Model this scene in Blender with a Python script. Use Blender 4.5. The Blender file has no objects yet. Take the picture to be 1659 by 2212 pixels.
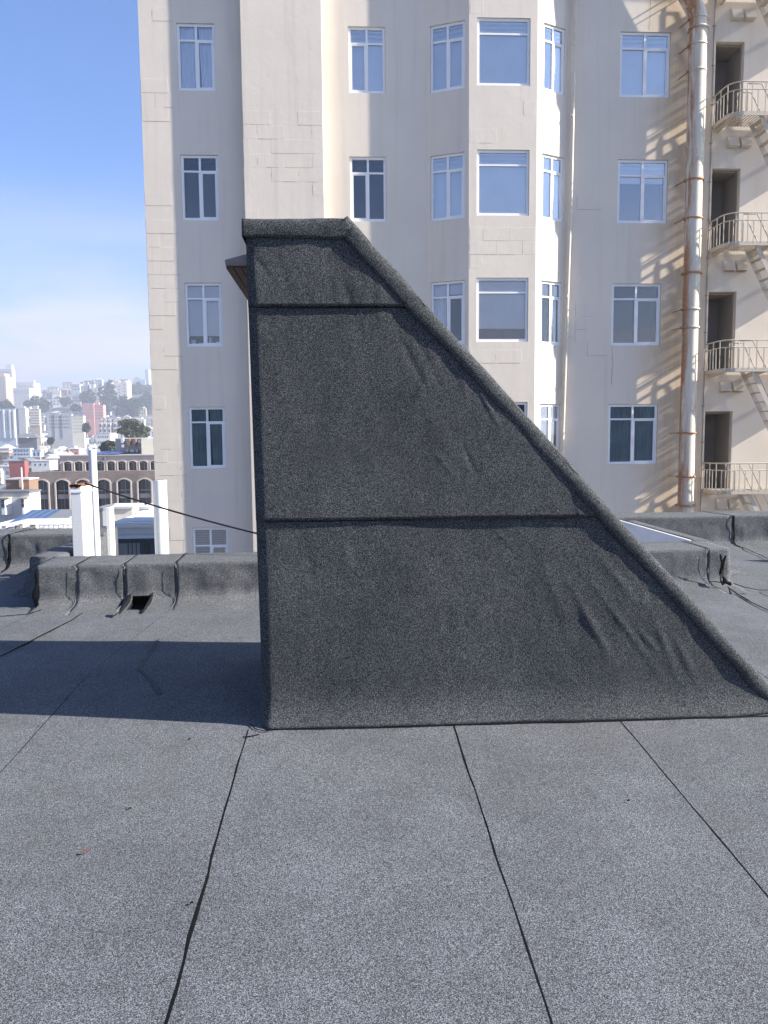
import bpy, bmesh, math, random
from mathutils import Vector, Matrix, noise
random.seed(11)
S = bpy.context.scene
COL = S.collection
R = math.radians

# ------------------------------------------------------------------ camera
F, CX, CY, HC = 1660.0, 829.5, 1106.0, 1.655
YAW, PIT, RHO = R(-3.0), R(-5.25), 0.0087
fw = Vector((math.cos(PIT)*-math.sin(YAW), math.cos(PIT)*math.cos(YAW), math.sin(PIT)))
rt = Vector((math.cos(YAW), math.sin(YAW), 0)); up = rt.cross(fw)
r2 = rt*math.cos(RHO)-up*math.sin(RHO); u2 = up*math.cos(RHO)+rt*math.sin(RHO)
CAM = Vector((0, 0, HC))
cd = bpy.data.cameras.new('camera'); cam = bpy.data.objects.new('camera', cd); COL.objects.link(cam)
m = Matrix((r2, u2, -fw)).transposed().to_4x4(); m.translation = CAM; cam.matrix_world = m
cd.sensor_fit = 'HORIZONTAL'; cd.sensor_width = 36; cd.lens = 36*F/1659.0
cd.clip_start = 0.05; cd.clip_end = 20000
S.camera = cam

# ------------------------------------------------------------------ sky + sun
GRAZE, ELEV = R(9.5), R(30.0)
W = bpy.data.worlds.new("World"); S.world = W; W.use_nodes = True
nt = W.node_tree; nt.nodes.clear()
out = nt.nodes.new('ShaderNodeOutputWorld'); bg = nt.nodes.new('ShaderNodeBackground')
sky = nt.nodes.new('ShaderNodeTexSky'); sky.sky_type = 'NISHITA'; sky.sun_disc = False
sky.sun_elevation = ELEV; sky.sun_rotation = R(90+9.5); sky.altitude = 50; sky.air_density = 1.0
sky.dust_density = 0.6; sky.ozone_density = 1.6
tc = nt.nodes.new('ShaderNodeTexCoord'); mp = nt.nodes.new('ShaderNodeMapping'); mp.inputs['Scale'].default_value = (1.2, 1.2, 5.5)
mp.inputs['Rotation'].default_value = (R(8), R(10), 0)
nz = nt.nodes.new('ShaderNodeTexNoise'); nz.inputs['Scale'].default_value = 1.9; nz.inputs['Detail'].default_value = 6
nz.inputs['Roughness'].default_value = .55; nz.inputs['Distortion'].default_value = .6
cr = nt.nodes.new('ShaderNodeValToRGB'); cr.color_ramp.elements[0].position = .43; cr.color_ramp.elements[1].position = .62
cr.color_ramp.elements[1].color = (.9, .9, .9, 1); cr.color_ramp.elements[0].color = (.30, .30, .30, 1)
sp = nt.nodes.new('ShaderNodeSeparateXYZ')
el = nt.nodes.new('ShaderNodeMapRange'); el.interpolation_type = 'SMOOTHSTEP'
el.inputs['From Min'].default_value = .34; el.inputs['From Max'].default_value = .08
mul = nt.nodes.new('ShaderNodeMath'); mul.operation = 'MULTIPLY'
mix = nt.nodes.new('ShaderNodeMixRGB'); mix.inputs['Color2'].default_value = (7.0, 6.7, 8.6, 1)
L = nt.links.new
L(tc.outputs['Generated'], mp.inputs[0]); L(mp.outputs[0], nz.inputs['Vector']); L(nz.outputs['Fac'], cr.inputs[0])
L(tc.outputs['Generated'], sp.inputs[0]); L(sp.outputs['Z'], el.inputs['Value'])
L(cr.outputs[0], mul.inputs[0]); L(el.outputs[0], mul.inputs[1]); L(mul.outputs[0], mix.inputs['Fac'])
tint = nt.nodes.new('ShaderNodeMixRGB'); tint.blend_type = 'MULTIPLY'; tint.inputs['Fac'].default_value = 1; tint.inputs['Color2'].default_value = (.68, 1.05, 1.60, 1)
L(sky.outputs[0], tint.inputs['Color1']); L(tint.outputs[0], mix.inputs['Color1']); L(mix.outputs[0], bg.inputs['Color']); L(bg.outputs[0], out.inputs[0])
bg.inputs['Strength'].default_value = 0.05
sl = bpy.data.lights.new('sun', 'SUN'); sl.energy = 5.0; sl.angle = R(.47); sl.color = (1, .93, .83)
so = bpy.data.objects.new('sun', sl); COL.objects.link(so)
trav = Vector((-math.cos(GRAZE)*math.cos(ELEV), math.sin(GRAZE)*math.cos(ELEV), -math.sin(ELEV)))
so.rotation_euler = trav.to_track_quat('-Z', 'Y').to_euler(); so.location = (30, -5, 30)
S.view_settings.view_transform = 'Standard'; S.view_settings.look = 'None'
S.view_settings.gamma = 1; S.view_settings.exposure = 1.62; S.view_settings.use_curve_mapping = False

# ------------------------------------------------------------------ pixel -> place
def ray(x, y): return fw + r2*((x-CX)/F) + u2*((CY-y)/F)
def onY(x, y, Y):
    d = ray(x, y); return CAM + d*(Y/d.y)
def onX(x, y, X):
    d = ray(x, y); return CAM + d*(X/d.x)
def roofz(y):
    if y < 4.2: return .0647*y
    if y < 5.4:
        t = y-4.2; return .0647*4.2+.0647*(t-t*t/2.4)
    return .0647*4.8
def onroof(x, y):
    d = ray(x, y); lo, hi = .5, 60
    for _ in range(50):
        mm = (lo+hi)/2; p = CAM+d*mm
        if p.z > roofz(p.y): lo = mm
        else: hi = mm
    return CAM+d*lo
K = .8641                      # photo pixels -> working pixels

# ------------------------------------------------------------------ mesh helpers
class MB:
    def __init__(s): s.v = []; s.f = []
    def add(s, vs, fs):
        o = len(s.v); s.v += [tuple(v) for v in vs]; s.f += [tuple(i+o for i in f) for f in fs]; return s
    def quad(s, a, b, c, d): return s.add([a, b, c, d], [(0, 1, 2, 3)])
    def box(s, a, b):
        x0, y0, z0 = a; x1, y1, z1 = b
        return s.add([(x0,y0,z0),(x1,y0,z0),(x1,y1,z0),(x0,y1,z0),(x0,y0,z1),(x1,y0,z1),(x1,y1,z1),(x0,y1,z1)],
                     [(0,3,2,1),(4,5,6,7),(0,1,5,4),(1,2,6,5),(2,3,7,6),(3,0,4,7)])
    def obox(s, o, ex, ey, ez):     # oriented box from corner o with edge vectors
        o = Vector(o); ex = Vector(ex); ey = Vector(ey); ez = Vector(ez)
        v = [o, o+ex, o+ex+ey, o+ey, o+ez, o+ex+ez, o+ex+ey+ez, o+ey+ez]
        return s.add(v, [(0,3,2,1),(4,5,6,7),(0,1,5,4),(1,2,6,5),(2,3,7,6),(3,0,4,7)])
    def bar(s, a, b, w, h=None, upv=(0, 0, 1)):
        a = Vector(a); b = Vector(b); d = (b-a); h = h or w; u = Vector(upv)
        if abs(d.normalized().dot(u)) > .97: u = Vector((0, 1, 0))
        sx = d.cross(u).normalized()*w; sz = sx.cross(d).normalized()*h
        return s.obox(a-sx/2-sz/2, d, sx, sz)
    def tube(s, pts, r, n=10, caps=True, hollow=False):
        pts = [Vector(p) for p in pts]; rs = r if isinstance(r, (list, tuple)) else [r]*len(pts); o = len(s.v)
        pu = None
        for i, p in enumerate(pts):
            t = (pts[min(i+1, len(pts)-1)]-pts[max(i-1, 0)]).normalized()
            if pu is None:
                pu = Vector((1, 0, 0)) if abs(t.x) < .9 else Vector((0, 1, 0))
            a = (pu - t*pu.dot(t)).normalized(); b = t.cross(a); pu = a
            for k in range(n):
                g = 2*math.pi*k/n; s.v.append(tuple(p+(a*math.cos(g)+b*math.sin(g))*rs[i]))
        for i in range(len(pts)-1):
            for k in range(n):
                s.f.append((o+i*n+k, o+i*n+(k+1) % n, o+(i+1)*n+(k+1) % n, o+(i+1)*n+k))
        if caps:
            s.f.append(tuple(o+k for k in reversed(range(n)))); e = o+(len(pts)-1)*n; s.f.append(tuple(e+k for k in range(n)))
        return s
    def prism(s, poly, vec):
        n = len(poly); vec = Vector(vec); p = [Vector(q) for q in poly]
        return s.add(p+[q+vec for q in p], [tuple(reversed(range(n))), tuple(range(n, 2*n))]+[(i, (i+1) % n, n+(i+1) % n, n+i) for i in range(n)])
    def mesh(s, name):
        me = bpy.data.meshes.new(name); me.from_pydata(s.v, [], s.f); me.update(); return me
    def build(s, name, mat, parent=None, smooth=False, fix=False, bevel=0):
        me = s.mesh(name)
        if fix or bevel:
            b = bmesh.new(); b.from_mesh(me); bmesh.ops.recalc_face_normals(b, faces=b.faces)
            if bevel: bmesh.ops.bevel(b, geom=b.edges[:], offset=bevel, segments=2, profile=.6, affect='EDGES')
            b.to_mesh(me); b.free()
        return link(name, me, mat, parent, smooth)
def link(name, me, mat, parent=None, smooth=False):
    o = bpy.data.objects.new(name, me); COL.objects.link(o)
    if mat and not me.materials: me.materials.append(mat)
    if parent: o.parent = parent
    if smooth:
        for p in me.polygons: p.use_smooth = True
    return o
def put(name, me, parent, M):      # another object on shared mesh data
    o = bpy.data.objects.new(name, me); COL.objects.link(o); o.parent = parent; o.matrix_local = M; return o
def empty(name, loc=(0, 0, 0)):
    o = bpy.data.objects.new(name, None); COL.objects.link(o); o.location = loc; o.empty_display_size = .2; return o
def tag(o, label=None, cat=None, group=None, kind=None):
    for k, v in (('label', label), ('category', cat), ('group', group), ('kind', kind)):
        if v: o[k] = v
    return o

# ------------------------------------------------------------------ materials
class N:
    def __init__(s, name):
        s.m = bpy.data.materials.new(name); s.m.use_nodes = True; s.t = s.m.node_tree; s.t.nodes.clear()
        s.o = s.t.nodes.new('ShaderNodeOutputMaterial'); s.p = s.t.nodes.new('ShaderNodeBsdfPrincipled')
        s.t.links.new(s.p.outputs[0], s.o.inputs[0]); s.c = s.n('ShaderNodeTexCoord').outputs['Object']
    def n(s, t, **k):
        q = s.t.nodes.new(t)
        for a, b in k.items():
            if a in q.inputs.keys() if hasattr(q.inputs, 'keys') else False: q.inputs[a].default_value = b
            else: setattr(q, a, b)
        return q
    def l(s, a, b): s.t.links.new(a, b)
    def noise(s, scale, detail=3, rough=.5, vec=None, scl=None, dist=0):
        v = vec or s.c
        if scl:
            mm = s.n('ShaderNodeMapping'); mm.inputs['Scale'].default_value = scl; s.l(v, mm.inputs[0]); v = mm.outputs[0]
        q = s.n('ShaderNodeTexNoise'); q.inputs['Scale'].default_value = scale; q.inputs['Detail'].default_value = detail
        q.inputs['Roughness'].default_value = rough; q.inputs['Distortion'].default_value = dist; s.l(v, q.inputs['Vector']); return q.outputs['Fac']
    def ramp(s, fac, stops):
        q = s.n('ShaderNodeValToRGB'); e = q.color_ramp.elements
        while len(e) < len(stops): e.new(.5)
        for i, (p, c) in enumerate(stops):
            e[i].position = p; e[i].color = (c, c, c, 1) if isinstance(c, (int, float)) else (*c, 1)
        s.l(fac, q.inputs[0]); return q.outputs[0]
    def mix(s, fac, a, b, mode='MIX'):
        q = s.n('ShaderNodeMixRGB'); q.blend_type = mode
        for i, x in (('Fac', fac), ('Color1', a), ('Color2', b)):
            if isinstance(x, bpy.types.NodeSocket): s.l(x, q.inputs[i])
            elif isinstance(x, (int, float)): q.inputs[i].default_value = x if i == 'Fac' else (x, x, x, 1)
            else: q.inputs[i].default_value = (*x, 1)
        return q.outputs[0]
    def mth(s, op, a, b=0):
        q = s.n('ShaderNodeMath'); q.operation = op
        for i, x in enumerate((a, b)):
            if isinstance(x, bpy.types.NodeSocket): s.l(x, q.inputs[i])
            else: q.inputs[i].default_value = x
        return q.outputs[0]
    def bump(s, h, strength=.3, dist=.01):
        q = s.n('ShaderNodeBump'); q.inputs['Strength'].default_value = strength; q.inputs['Distance'].default_value = dist
        s.l(h, q.inputs['Height']); s.l(q.outputs[0], s.p.inputs['Normal']); return q
    def col(s, c):
        if isinstance(c, bpy.types.NodeSocket): s.l(c, s.p.inputs['Base Color'])
        else: s.p.inputs['Base Color'].default_value = (*c, 1)
    def set(s, rough=.8, spec=.3, metal=0):
        s.p.inputs['Roughness'].default_value = rough; s.p.inputs['Specular IOR Level'].default_value = spec; s.p.inputs['Metallic'].default_value = metal; return s.m

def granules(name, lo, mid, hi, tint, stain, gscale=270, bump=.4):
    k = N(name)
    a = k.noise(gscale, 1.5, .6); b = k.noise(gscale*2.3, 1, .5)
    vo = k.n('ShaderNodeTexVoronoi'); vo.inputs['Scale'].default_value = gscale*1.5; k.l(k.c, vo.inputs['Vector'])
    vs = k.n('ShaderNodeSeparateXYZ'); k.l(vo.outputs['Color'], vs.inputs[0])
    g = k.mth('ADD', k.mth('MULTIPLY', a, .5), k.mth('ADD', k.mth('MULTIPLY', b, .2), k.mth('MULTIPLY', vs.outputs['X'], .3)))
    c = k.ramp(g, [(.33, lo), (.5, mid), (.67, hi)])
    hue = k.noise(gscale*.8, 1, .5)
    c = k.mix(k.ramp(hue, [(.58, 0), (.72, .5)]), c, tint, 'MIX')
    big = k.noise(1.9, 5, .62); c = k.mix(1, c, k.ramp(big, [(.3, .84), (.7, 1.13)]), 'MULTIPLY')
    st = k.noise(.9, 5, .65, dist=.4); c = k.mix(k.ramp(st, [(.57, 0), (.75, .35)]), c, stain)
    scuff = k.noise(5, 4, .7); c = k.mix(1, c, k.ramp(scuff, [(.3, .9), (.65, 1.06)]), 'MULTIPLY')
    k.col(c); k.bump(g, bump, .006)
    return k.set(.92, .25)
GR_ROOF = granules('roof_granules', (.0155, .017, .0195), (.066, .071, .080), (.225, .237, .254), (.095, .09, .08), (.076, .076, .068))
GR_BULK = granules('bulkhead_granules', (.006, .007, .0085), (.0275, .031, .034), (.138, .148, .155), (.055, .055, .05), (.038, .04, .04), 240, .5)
GR_PAR = granules('parapet_granules', (.014, .015, .017), (.062, .067, .073), (.225, .235, .248), (.09, .085, .07), (.058, .064, .048), 260, .45)
def plain(name, c, rough=.7, spec=.3, var=.12, scale=3, metal=0, bump=0):
    k = N(name); v = k.noise(scale, 5, .6)
    k.col(k.mix(1, c, k.ramp(v, [(.25, 1-var), (.75, 1+var)]), 'MULTIPLY'))
    if bump: k.bump(k.noise(scale*14, 3), bump, .01)
    return k.set(rough, spec, metal)
BITUMEN = plain('bitumen', (.0055, .0055, .006), .9, .12, .3, 20)
SMUDGE = granules('worn_granules', (.014, .014, .016), (.05, .052, .056), (.17, .175, .18), (.06, .055, .05), (.05, .05, .045), 260, .4)
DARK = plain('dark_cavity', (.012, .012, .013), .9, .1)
def stucco(name, base, stain_bounce_x=None):
    k = N(name)
    b1 = k.noise(2.2, 6, .7, dist=.3); b2 = k.noise(9, 5, .65); b3 = k.noise(45, 3, .6)
    big = k.noise(.5, 4, .6)
    c = k.mix(1, base, k.ramp(big, [(.3, .95), (.7, 1.04)]), 'MULTIPLY')
    streak = k.noise(1.0, 4, .6, scl=(5, 5, .22)); c = k.mix(k.ramp(streak, [(.52, 0), (.8, .28)]), c, (.42, .37, .30))
    if stain_bounce_x:                      # rust run-off plus warm bounced light put into the colour beside the duct
        sx = k.n('ShaderNodeSeparateXYZ'); k.l(k.c, sx.inputs[0])
        d = k.mth('ABSOLUTE', k.mth('SUBTRACT', sx.outputs['X'], stain_bounce_x))
        mr = k.n('ShaderNodeMapRange'); mr.inputs['From Min'].default_value = 1.3; mr.inputs['From Max'].default_value = .2
        mr.interpolation_type = 'SMOOTHSTEP'; k.l(d, mr.inputs['Value'])
        n2 = k.noise(1.5, 5, .6, scl=(2.5, 2.5, .5))
        f = k.mth('MULTIPLY', mr.outputs[0], k.mth('MULTIPLY', k.ramp(n2, [(.3, .15), (.7, .9)]), 1.0))
        c = k.mix(f, c, (.58, .41, .22))
    pits = k.noise(16, 2, .5); c = k.mix(k.ramp(pits, [(.22, .35), (.30, 0)]), c, (.35, .31, .27))
    k.col(c)
    h = k.mth('ADD', k.mth('ADD', k.mth('MULTIPLY', b1, .9), k.mth('MULTIPLY', b2, .32)), k.mth('MULTIPLY', b3, .10))
    k.bump(h, .22, .02)
    return k.set(.85, .2)
WALL = stucco('painted_masonry', (.70, .625, .525), 7.85)
WHITE_P = plain('white_paint', (.78, .78, .77), .5, .4, .05, 4)
CREAM = plain('cream_paint', (.60, .535, .44), .55, .35, .08, 6)
def rusty(name, paint, amt, xc=None):
    k = N(name); n = k.noise(1.6, 5, .68, scl=(3, 3, .35)); n2 = k.noise(22, 4, .7)
    f = k.ramp(k.mth('ADD', k.mth('MULTIPLY', n, .75), k.mth('MULTIPLY', n2, .25)), [(amt, 0), (amt+.09, .9)])
    if xc is not None:               # the duct weathers most on its sheltered flank
        sx = k.n('ShaderNodeSeparateXYZ'); k.l(k.c, sx.inputs[0])
        mr = k.n('ShaderNodeMapRange'); mr.inputs['From Min'].default_value = xc-.02; mr.inputs['From Max'].default_value = xc-.15
        k.l(sx.outputs['X'], mr.inputs['Value']); f2 = k.mth('MULTIPLY', mr.outputs[0], k.ramp(n, [(.42, .0), (.54, .95)]))
        f = k.mth('MAXIMUM', f, f2)
    rc = k.ramp(n2, [(.3, (.24, .085, .03)), (.7, (.50, .24, .10))])
    k.col(k.mix(f, paint, rc)); k.bump(n2, .15, .004)
    return k.set(.78, .18)
DUCT = rusty('duct_paint', (.63, .575, .47), .545, 8.02)
RUST = rusty('rusted_band', (.42, .26, .16), .42)
WPIPE = rusty('white_pipe_paint', (.70, .70, .69), .645)
ESC = rusty('fire_escape_paint', (.52, .46, .375), .62)
def glass(name, tint, refl):
    k = N(name); t = k.t; t.nodes.remove(k.p)
    tr = k.n('ShaderNodeBsdfTransparent'); tr.inputs[0].default_value = (*tint, 1)
    gl = k.n('ShaderNodeBsdfGlossy'); gl.inputs['Roughness'].default_value = .01; gl.inputs[0].default_value = (.92, .96, 1, 1)
    w = k.noise(1.3, 2, .5); bp = k.n('ShaderNodeBump'); bp.inputs['Strength'].default_value = .12; bp.inputs['Distance'].default_value = .015
    k.l(w, bp.inputs['Height']); k.l(bp.outputs[0], gl.inputs['Normal'])
    fr = k.n('ShaderNodeFresnel'); fr.inputs[0].default_value = 1.5
    a = k.mth('ADD', fr.outputs[0], refl); ms = k.n('ShaderNodeMixShader')
    k.l(a, ms.inputs[0]); k.l(tr.outputs[0], ms.inputs[1]); k.l(gl.outputs[0], ms.inputs[2]); k.l(ms.outputs[0], k.o.inputs[0])
    return k.m
GLASS = glass('window_glass', (.96, .975, 1), .09)
GLASSB = glass('reflective_window_glass', (.97, .985, 1), .24)
FRAME = plain('window_frame_paint', (.80, .80, .80), .45, .4, .04)
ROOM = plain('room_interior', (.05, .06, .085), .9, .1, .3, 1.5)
BLIND = plain('blind_fabric', (.82, .84, .86), .8, .2, .06, 2)
SHADE = plain('roller_shade', (.86, .87, .88), .85, .1, .08, 1.5)
CURT = plain('curtain_cloth', (.80, .82, .86), .85, .1, .08, 3)
CURTD = plain('curtain_cloth_dark', (.19, .28, .32), .85, .1, .15, 3)
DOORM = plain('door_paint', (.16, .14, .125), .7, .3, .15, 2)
RECM = plain('door_recess_shade', (.26, .225, .185), .8, .2, .12, 2)  # darker than the cream wall: the unlit recess put into its colour
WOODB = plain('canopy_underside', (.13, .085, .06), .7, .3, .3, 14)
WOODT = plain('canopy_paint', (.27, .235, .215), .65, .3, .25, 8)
CABLE = plain('cable_rubber', (.02, .02, .02), .6, .3)

# ================================================================== OUR ROOF
def und(x, y): return .0035*noise.noise((x*1.1, y*1.1, 0)) + .0025*noise.noise((x*3.2, y*3.2, 5))
roof = MB()
rx = [-12, -6, -4.6, 6, 12]; 
ry = [-9, -3, 0, 2, 4.2, 4.4, 4.6, 4.8, 5.0, 5.2, 5.4, 6.3]
def gridmesh(mb, xs, ys, zf):
    o = len(mb.v); nx = len(xs)
    for y in ys:
        for x in xs: mb.v.append((x, y, zf(x, y)))
    for j in range(len(ys)-1):
        for i in range(nx-1): mb.f.append((o+j*nx+i, o+j*nx+i+1, o+(j+1)*nx+i+1, o+(j+1)*nx+i))
gridmesh(roof, rx, ry, lambda x, y: roofz(y)-.012)
gridmesh(roof, [-12, -6, -2.62], [6.3, 7, 8.6], lambda x, y: roofz(y)-.012)
gridmesh(roof, [3.5, 6, 12], [6.3, 7, 9.6], lambda x, y: roofz(y)-.012)
deck = roof.build('roof_deck', GR_ROOF); tag(deck, 'flat grey granule covered rooftop laid in long rolled strips', None, None, 'structure')
SEAMX = [-6.0, -4.72, -3.66, -2.62, -1.55, -.51, .51, 1.36, 2.42, 3.47, 4.5, 5.55, 6.6]
def lin(a, b, n): return [a+(b-a)*i/n for i in range(n+1)]
BX0, BX1 = -.48, 2.6
for i in range(len(SEAMX)-1):
    a, b = SEAMX[i], SEAMX[i+1]
    yend = 6.44 if not (-2.62 <= a and b <= 3.5) else 6.45+((a+b)/2+2.56)*.0638-.40
    mb = MB(); w1 = lambda y, s: .006*noise.noise((s*7.1, y*1.7, 1))+.0035*noise.noise((s*3.3, y*7, 2))
    xs = lin(0, 1, 8); ys = lin(-3.2, yend, 90); o = 0
    ya = yend if yend > 6.4 else 6.34
    for y in ys:
        xa = a+w1(y, i); xb = b+w1(y, i+1)
        if y > 4.4:                          # strips drift slightly once past the crest
            xa += .12*(y-4.4)/2; xb += .12*(y-4.4)/2
        xa += .044; xb += .044
        for t in xs:
            x = xa+(xb-xa)*t-(.02 if t == 0 else 0)
            mb.v.append((x, y, roofz(y)+und(x, y)-.003+(1-t)*(.0014+.0042*max(0, noise.noise((i*5.3, y*1.6, 8))))))
    n = len(xs)
    for j in range(len(ys)-1):
        for q in range(n-1): mb.f.append((j*n+q, j*n+q+1, (j+1)*n+q+1, (j+1)*n+q))
    o = len(mb.v); nsm = len(mb.f)           # lapped edge has thickness
    for j, y in enumerate(ys):
        e = mb.v[j*n]; mb.v += [e, (e[0]-.001, e[1], e[2]-.006)]
    for j in range(len(ys)-1): mb.f.append((o+2*j+2, o+2*j+3, o+2*j+1, o+2*j))
    mb.build('membrane_sheet', GR_ROOF, deck, True)
def seam(parent, pts, w, name='bitumen_seam', seedv=0, lift=.0045, nrm=(0, 0, 1), gaps=.0):
    """ragged bead of bitumen squeezed out along a lap"""
    mb = MB(); P = []
    pts = [Vector(p) for p in pts]
    for a, b in zip(pts[:-1], pts[1:]):
        n = max(2, int((b-a).length/.035))
        P += [a+(b-a)*(k/n) for k in range(n)]
    P.append(pts[-1]); nv = Vector(nrm)
    for i, p in enumerate(P):
        d = (P[min(i+1, len(P)-1)]-P[max(i-1, 0)]).normalized(); sd = d.cross(nv).normalized()
        s = i*.035
        ww = w*(.5+1.1*max(0, noise.noise((s*1.1, seedv, 3)))+1.1*abs(noise.noise((s*9, seedv, 7))))
        if noise.noise((s*.9, seedv, 11)) < -.6+gaps: ww *= .15
        ofs = w*.5*noise.noise((s*5, seedv, 20))
        mb.v += [tuple(p+sd*(ofs-ww/2)), tuple(p+nv*lift*.8+sd*ofs), tuple(p+sd*(ofs+ww/2))]
        if i:
            k = 3*i; mb.f += [(k-3, k-2, k+1, k), (k-2, k-1, k+2, k+1)]
    return mb.build(name, BITUMEN, parent)
for i, x in enumerate(SEAMX):
    y1 = 6.3
    if -.6 < x < 2.4:
        y1 = 3.72
    wd = {-1.55: .0045, -.51: .0115, .51: .008, 1.36: .004}.get(x, .006)
    ys = lin(-2.5, y1, 60)
    w1 = lambda y, s: .006*noise.noise((s*7.1, y*1.7, 1))+.0035*noise.noise((s*3.3, y*7, 2))
    pts = [(x+w1(y, i)+.0205+(.12*(y-4.4)/2 if y > 4.4 else 0), y, roofz(y)+und(x, y)-.0022) for y in ys]
    seam(deck, pts, wd, seedv=i*3.7, lift=.0009, gaps=(.25 if x == .51 else .12))
# extra laps seen beyond the bulkhead
def rp(l, dz=.004): return [onroof(x, y)+Vector((0, 0, dz)) for x, y in l]
seam(deck, rp([(0, 1420), (90, 1374), (160, 1338), (178, 1326)]), .014, seedv=40, lift=.006)
seam(deck, rp([(0, 1333), (60, 1328), (92, 1318)]), .010, seedv=41, lift=.006)
seam(deck, rp([(1582, 1172), (1606, 1184), (1659, 1207)]), .018, seedv=42, lift=.006)
seam(deck, rp([(1566, 1265), (1590, 1282), (1625, 1303), (1665, 1322)]), .016, seedv=43, lift=.006)
seam(deck, rp([(1580, 1260), (1610, 1270), (1640, 1276), (1665, 1276)]), .014, seedv=44, lift=.006)
# small scuffs of bitumen and a dead leaf
seam(deck, rp([(524, 1594), (540, 1592), (560, 1588)]), .012, 'bitumen_scuff', 45)
seam(deck, rp([(345, 1380), (330, 1402), (300, 1445), (330, 1475), (345, 1500)]), .03, 'bitumen_scuff', 46, gaps=.3, lift=.001).data.materials[0] = SMUDGE
leaf = MB().add([(0, 0, .006), (.018, .006, .012), (.034, 0, .006), (.018, -.008, .010)], [(0, 1, 2), (0, 2, 3)])
lf = leaf.build('dead_leaf', plain('leaf_brown', (.16, .06, .03), .8)); p = onroof(174, 1846); lf.location = p+Vector((0, 0, .005))
tag(lf, 'tiny reddish brown dead leaf lying on the grey roof strip', 'leaf')
for (x, y) in ((277, 1750), (410, 1955), (1355, 1733), (406, 1600)):
    b = MB(); b.tube([(0, 0, 0), (.007, .003, .002), (.012, .001, .001)], [.002, .004, .002], 6)
    o = b.build('bitumen_crumb', BITUMEN, deck); o.location = onroof(x, y)+Vector((0, 0, .006))

# ================================================================== STAIR BULKHEAD
Yb = 3.77; DEP = 1.05
tl = onY(528, 477, Yb); ap = onY(752, 477, Yb); bl = onY(568, 1562, Yb)
rb = onY(1659, 1482, Yb)
sl_k = (rb.z-ap.z)/(rb.x-ap.x)                         # slope of the raking edge
zb = roofz(Yb)
foot_x = ap.x+(zb-ap.z)/sl_k
def xl(z): return bl.x+(tl.x-bl.x)*(z-zb)/(tl.z-zb)
def xr(z): return min(ap.x+(z-ap.z)/sl_k, foot_x)
bulk = empty('stair_bulkhead', (0, 0, 0))
tag(bulk, 'tall wedge shaped rooftop stair bulkhead wrapped in dark grey granule roofing', 'stair bulkhead')
CR = random.Random(21); CREASE = []
for _ in range(46):
    z_ = CR.uniform(zb+.25, ap.z-.12); x_ = ap.x+(z_-ap.z)/sl_k-abs(CR.gauss(.0, .28))-.1
    CREASE.append((x_, z_, CR.uniform(.03, .12), CR.uniform(.010, .022), CR.uniform(-.0028, .0036), CR.uniform(-1.0, .5)))
for _ in range(26):
    CREASE.append((CR.uniform(-.4, 1.6), CR.choice((onY(850, 1121, Yb).z+.1, onY(700, 662, Yb).z+.07, onY(850, 1121, Yb).z-.1, zb+.5))+CR.gauss(0, .06), CR.uniform(.03, .09), CR.uniform(.012, .025), CR.uniform(-.002, .0024), CR.uniform(-.6, .6)))
def wrinkle(x, z):
    v = .010*noise.noise((x*1.6, z*1.3, 0)) + .004*noise.noise((x*4, z*3.2, 3)) + .0016*noise.noise((x*11, z*9, 6))
    # gathered folds low on the right, running steeply down
    for (cx, cz, ln, wd, am, sl) in CREASE:
        dz = z-cz; dx = x-cx-dz*sl
        if abs(dz) < .3 and abs(dx) < .08: v += am*math.exp(-(dx/wd)**2-(dz/ln)**2)
    for (cx, cz, ln, wd, am, sl) in ((1.25, .72, .16, .022, .010, -.55), (1.42, .70, .2, .018, .007, -.75), (1.62, .62, .14, .02, .009, -.4), (1.38, .95, .12, .025, .006, -.8),
                                     (1.05, .9, .2, .03, .005, -.4), (1.75, .5, .12, .02, .007, -.6), (-.02, 2.39, .06, .022, .0035, .1), (.08, 2.38, .05, .022, .0035, -.15), (.3, 2.52, .1, .03, .004, -.6), (-.2, 2.46, .12, .03, .003, .2)):
        dz = z-cz; dx = x-cx-dz*sl
        v += am*.5*math.exp(-(dx/wd)**2-(dz/ln)**2)
    return v
def cant(z):
    t = max(0, 1-(z-zb)/.22); return .06*t*t*t
def face_sheet(z0, z1, lip, seedv):
    mb = MB(); NX = 150; NZ = max(20, int((z1-z0)/.016)); bx = .05
    rows = lin(z0, z1, NZ)
    for j, z in enumerate(rows):
        a, b = xl(z), xr(z)
        zr = z+.006*noise.noise((seedv, 0, 0))
        for i in range(NX+1):
            t = i/NX; x = a+(b-a)*t
            zz = z+(.004*noise.noise((x*5, seedv, 1))+.0025*noise.noise((x*17, seedv, 4)) if j == 0 else 0)
            e = max(0, 1-(x-a)/.05); rnd = .03*e*e               # softened corner on the left
            lap = lip*(1-(z-z0)/(z1-z0))
            mb.v.append((x, Yb-cant(z)*min(1, max(0, (b-x)/.4)+.12)-lap-wrinkle(x, z)*min(1, (x-a)/.06+.2)+rnd, zz))
    n = NX+1
    for j in range(NZ):
        for i in range(NX): mb.f.append((j*n+i, j*n+i+1, (j+1)*n+i+1, (j+1)*n+i))
    o = len(mb.v)
    for i in range(n): v = mb.v[i]; mb.v.append((v[0], v[1]+lip+.002, v[2]+.001))
    for i in range(NX): mb.f.append((o+i, o+i+1, i+1, i))
    return mb.build('membrane_sheet', GR_BULK, bulk, True)
zs1 = onY(700, 662, Yb).z; zs2 = onY(850, 1121, Yb).z
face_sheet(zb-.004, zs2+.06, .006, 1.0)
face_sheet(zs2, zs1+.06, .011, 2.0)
face_sheet(zs1, tl.z-.012, .011, 3.0)
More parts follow.
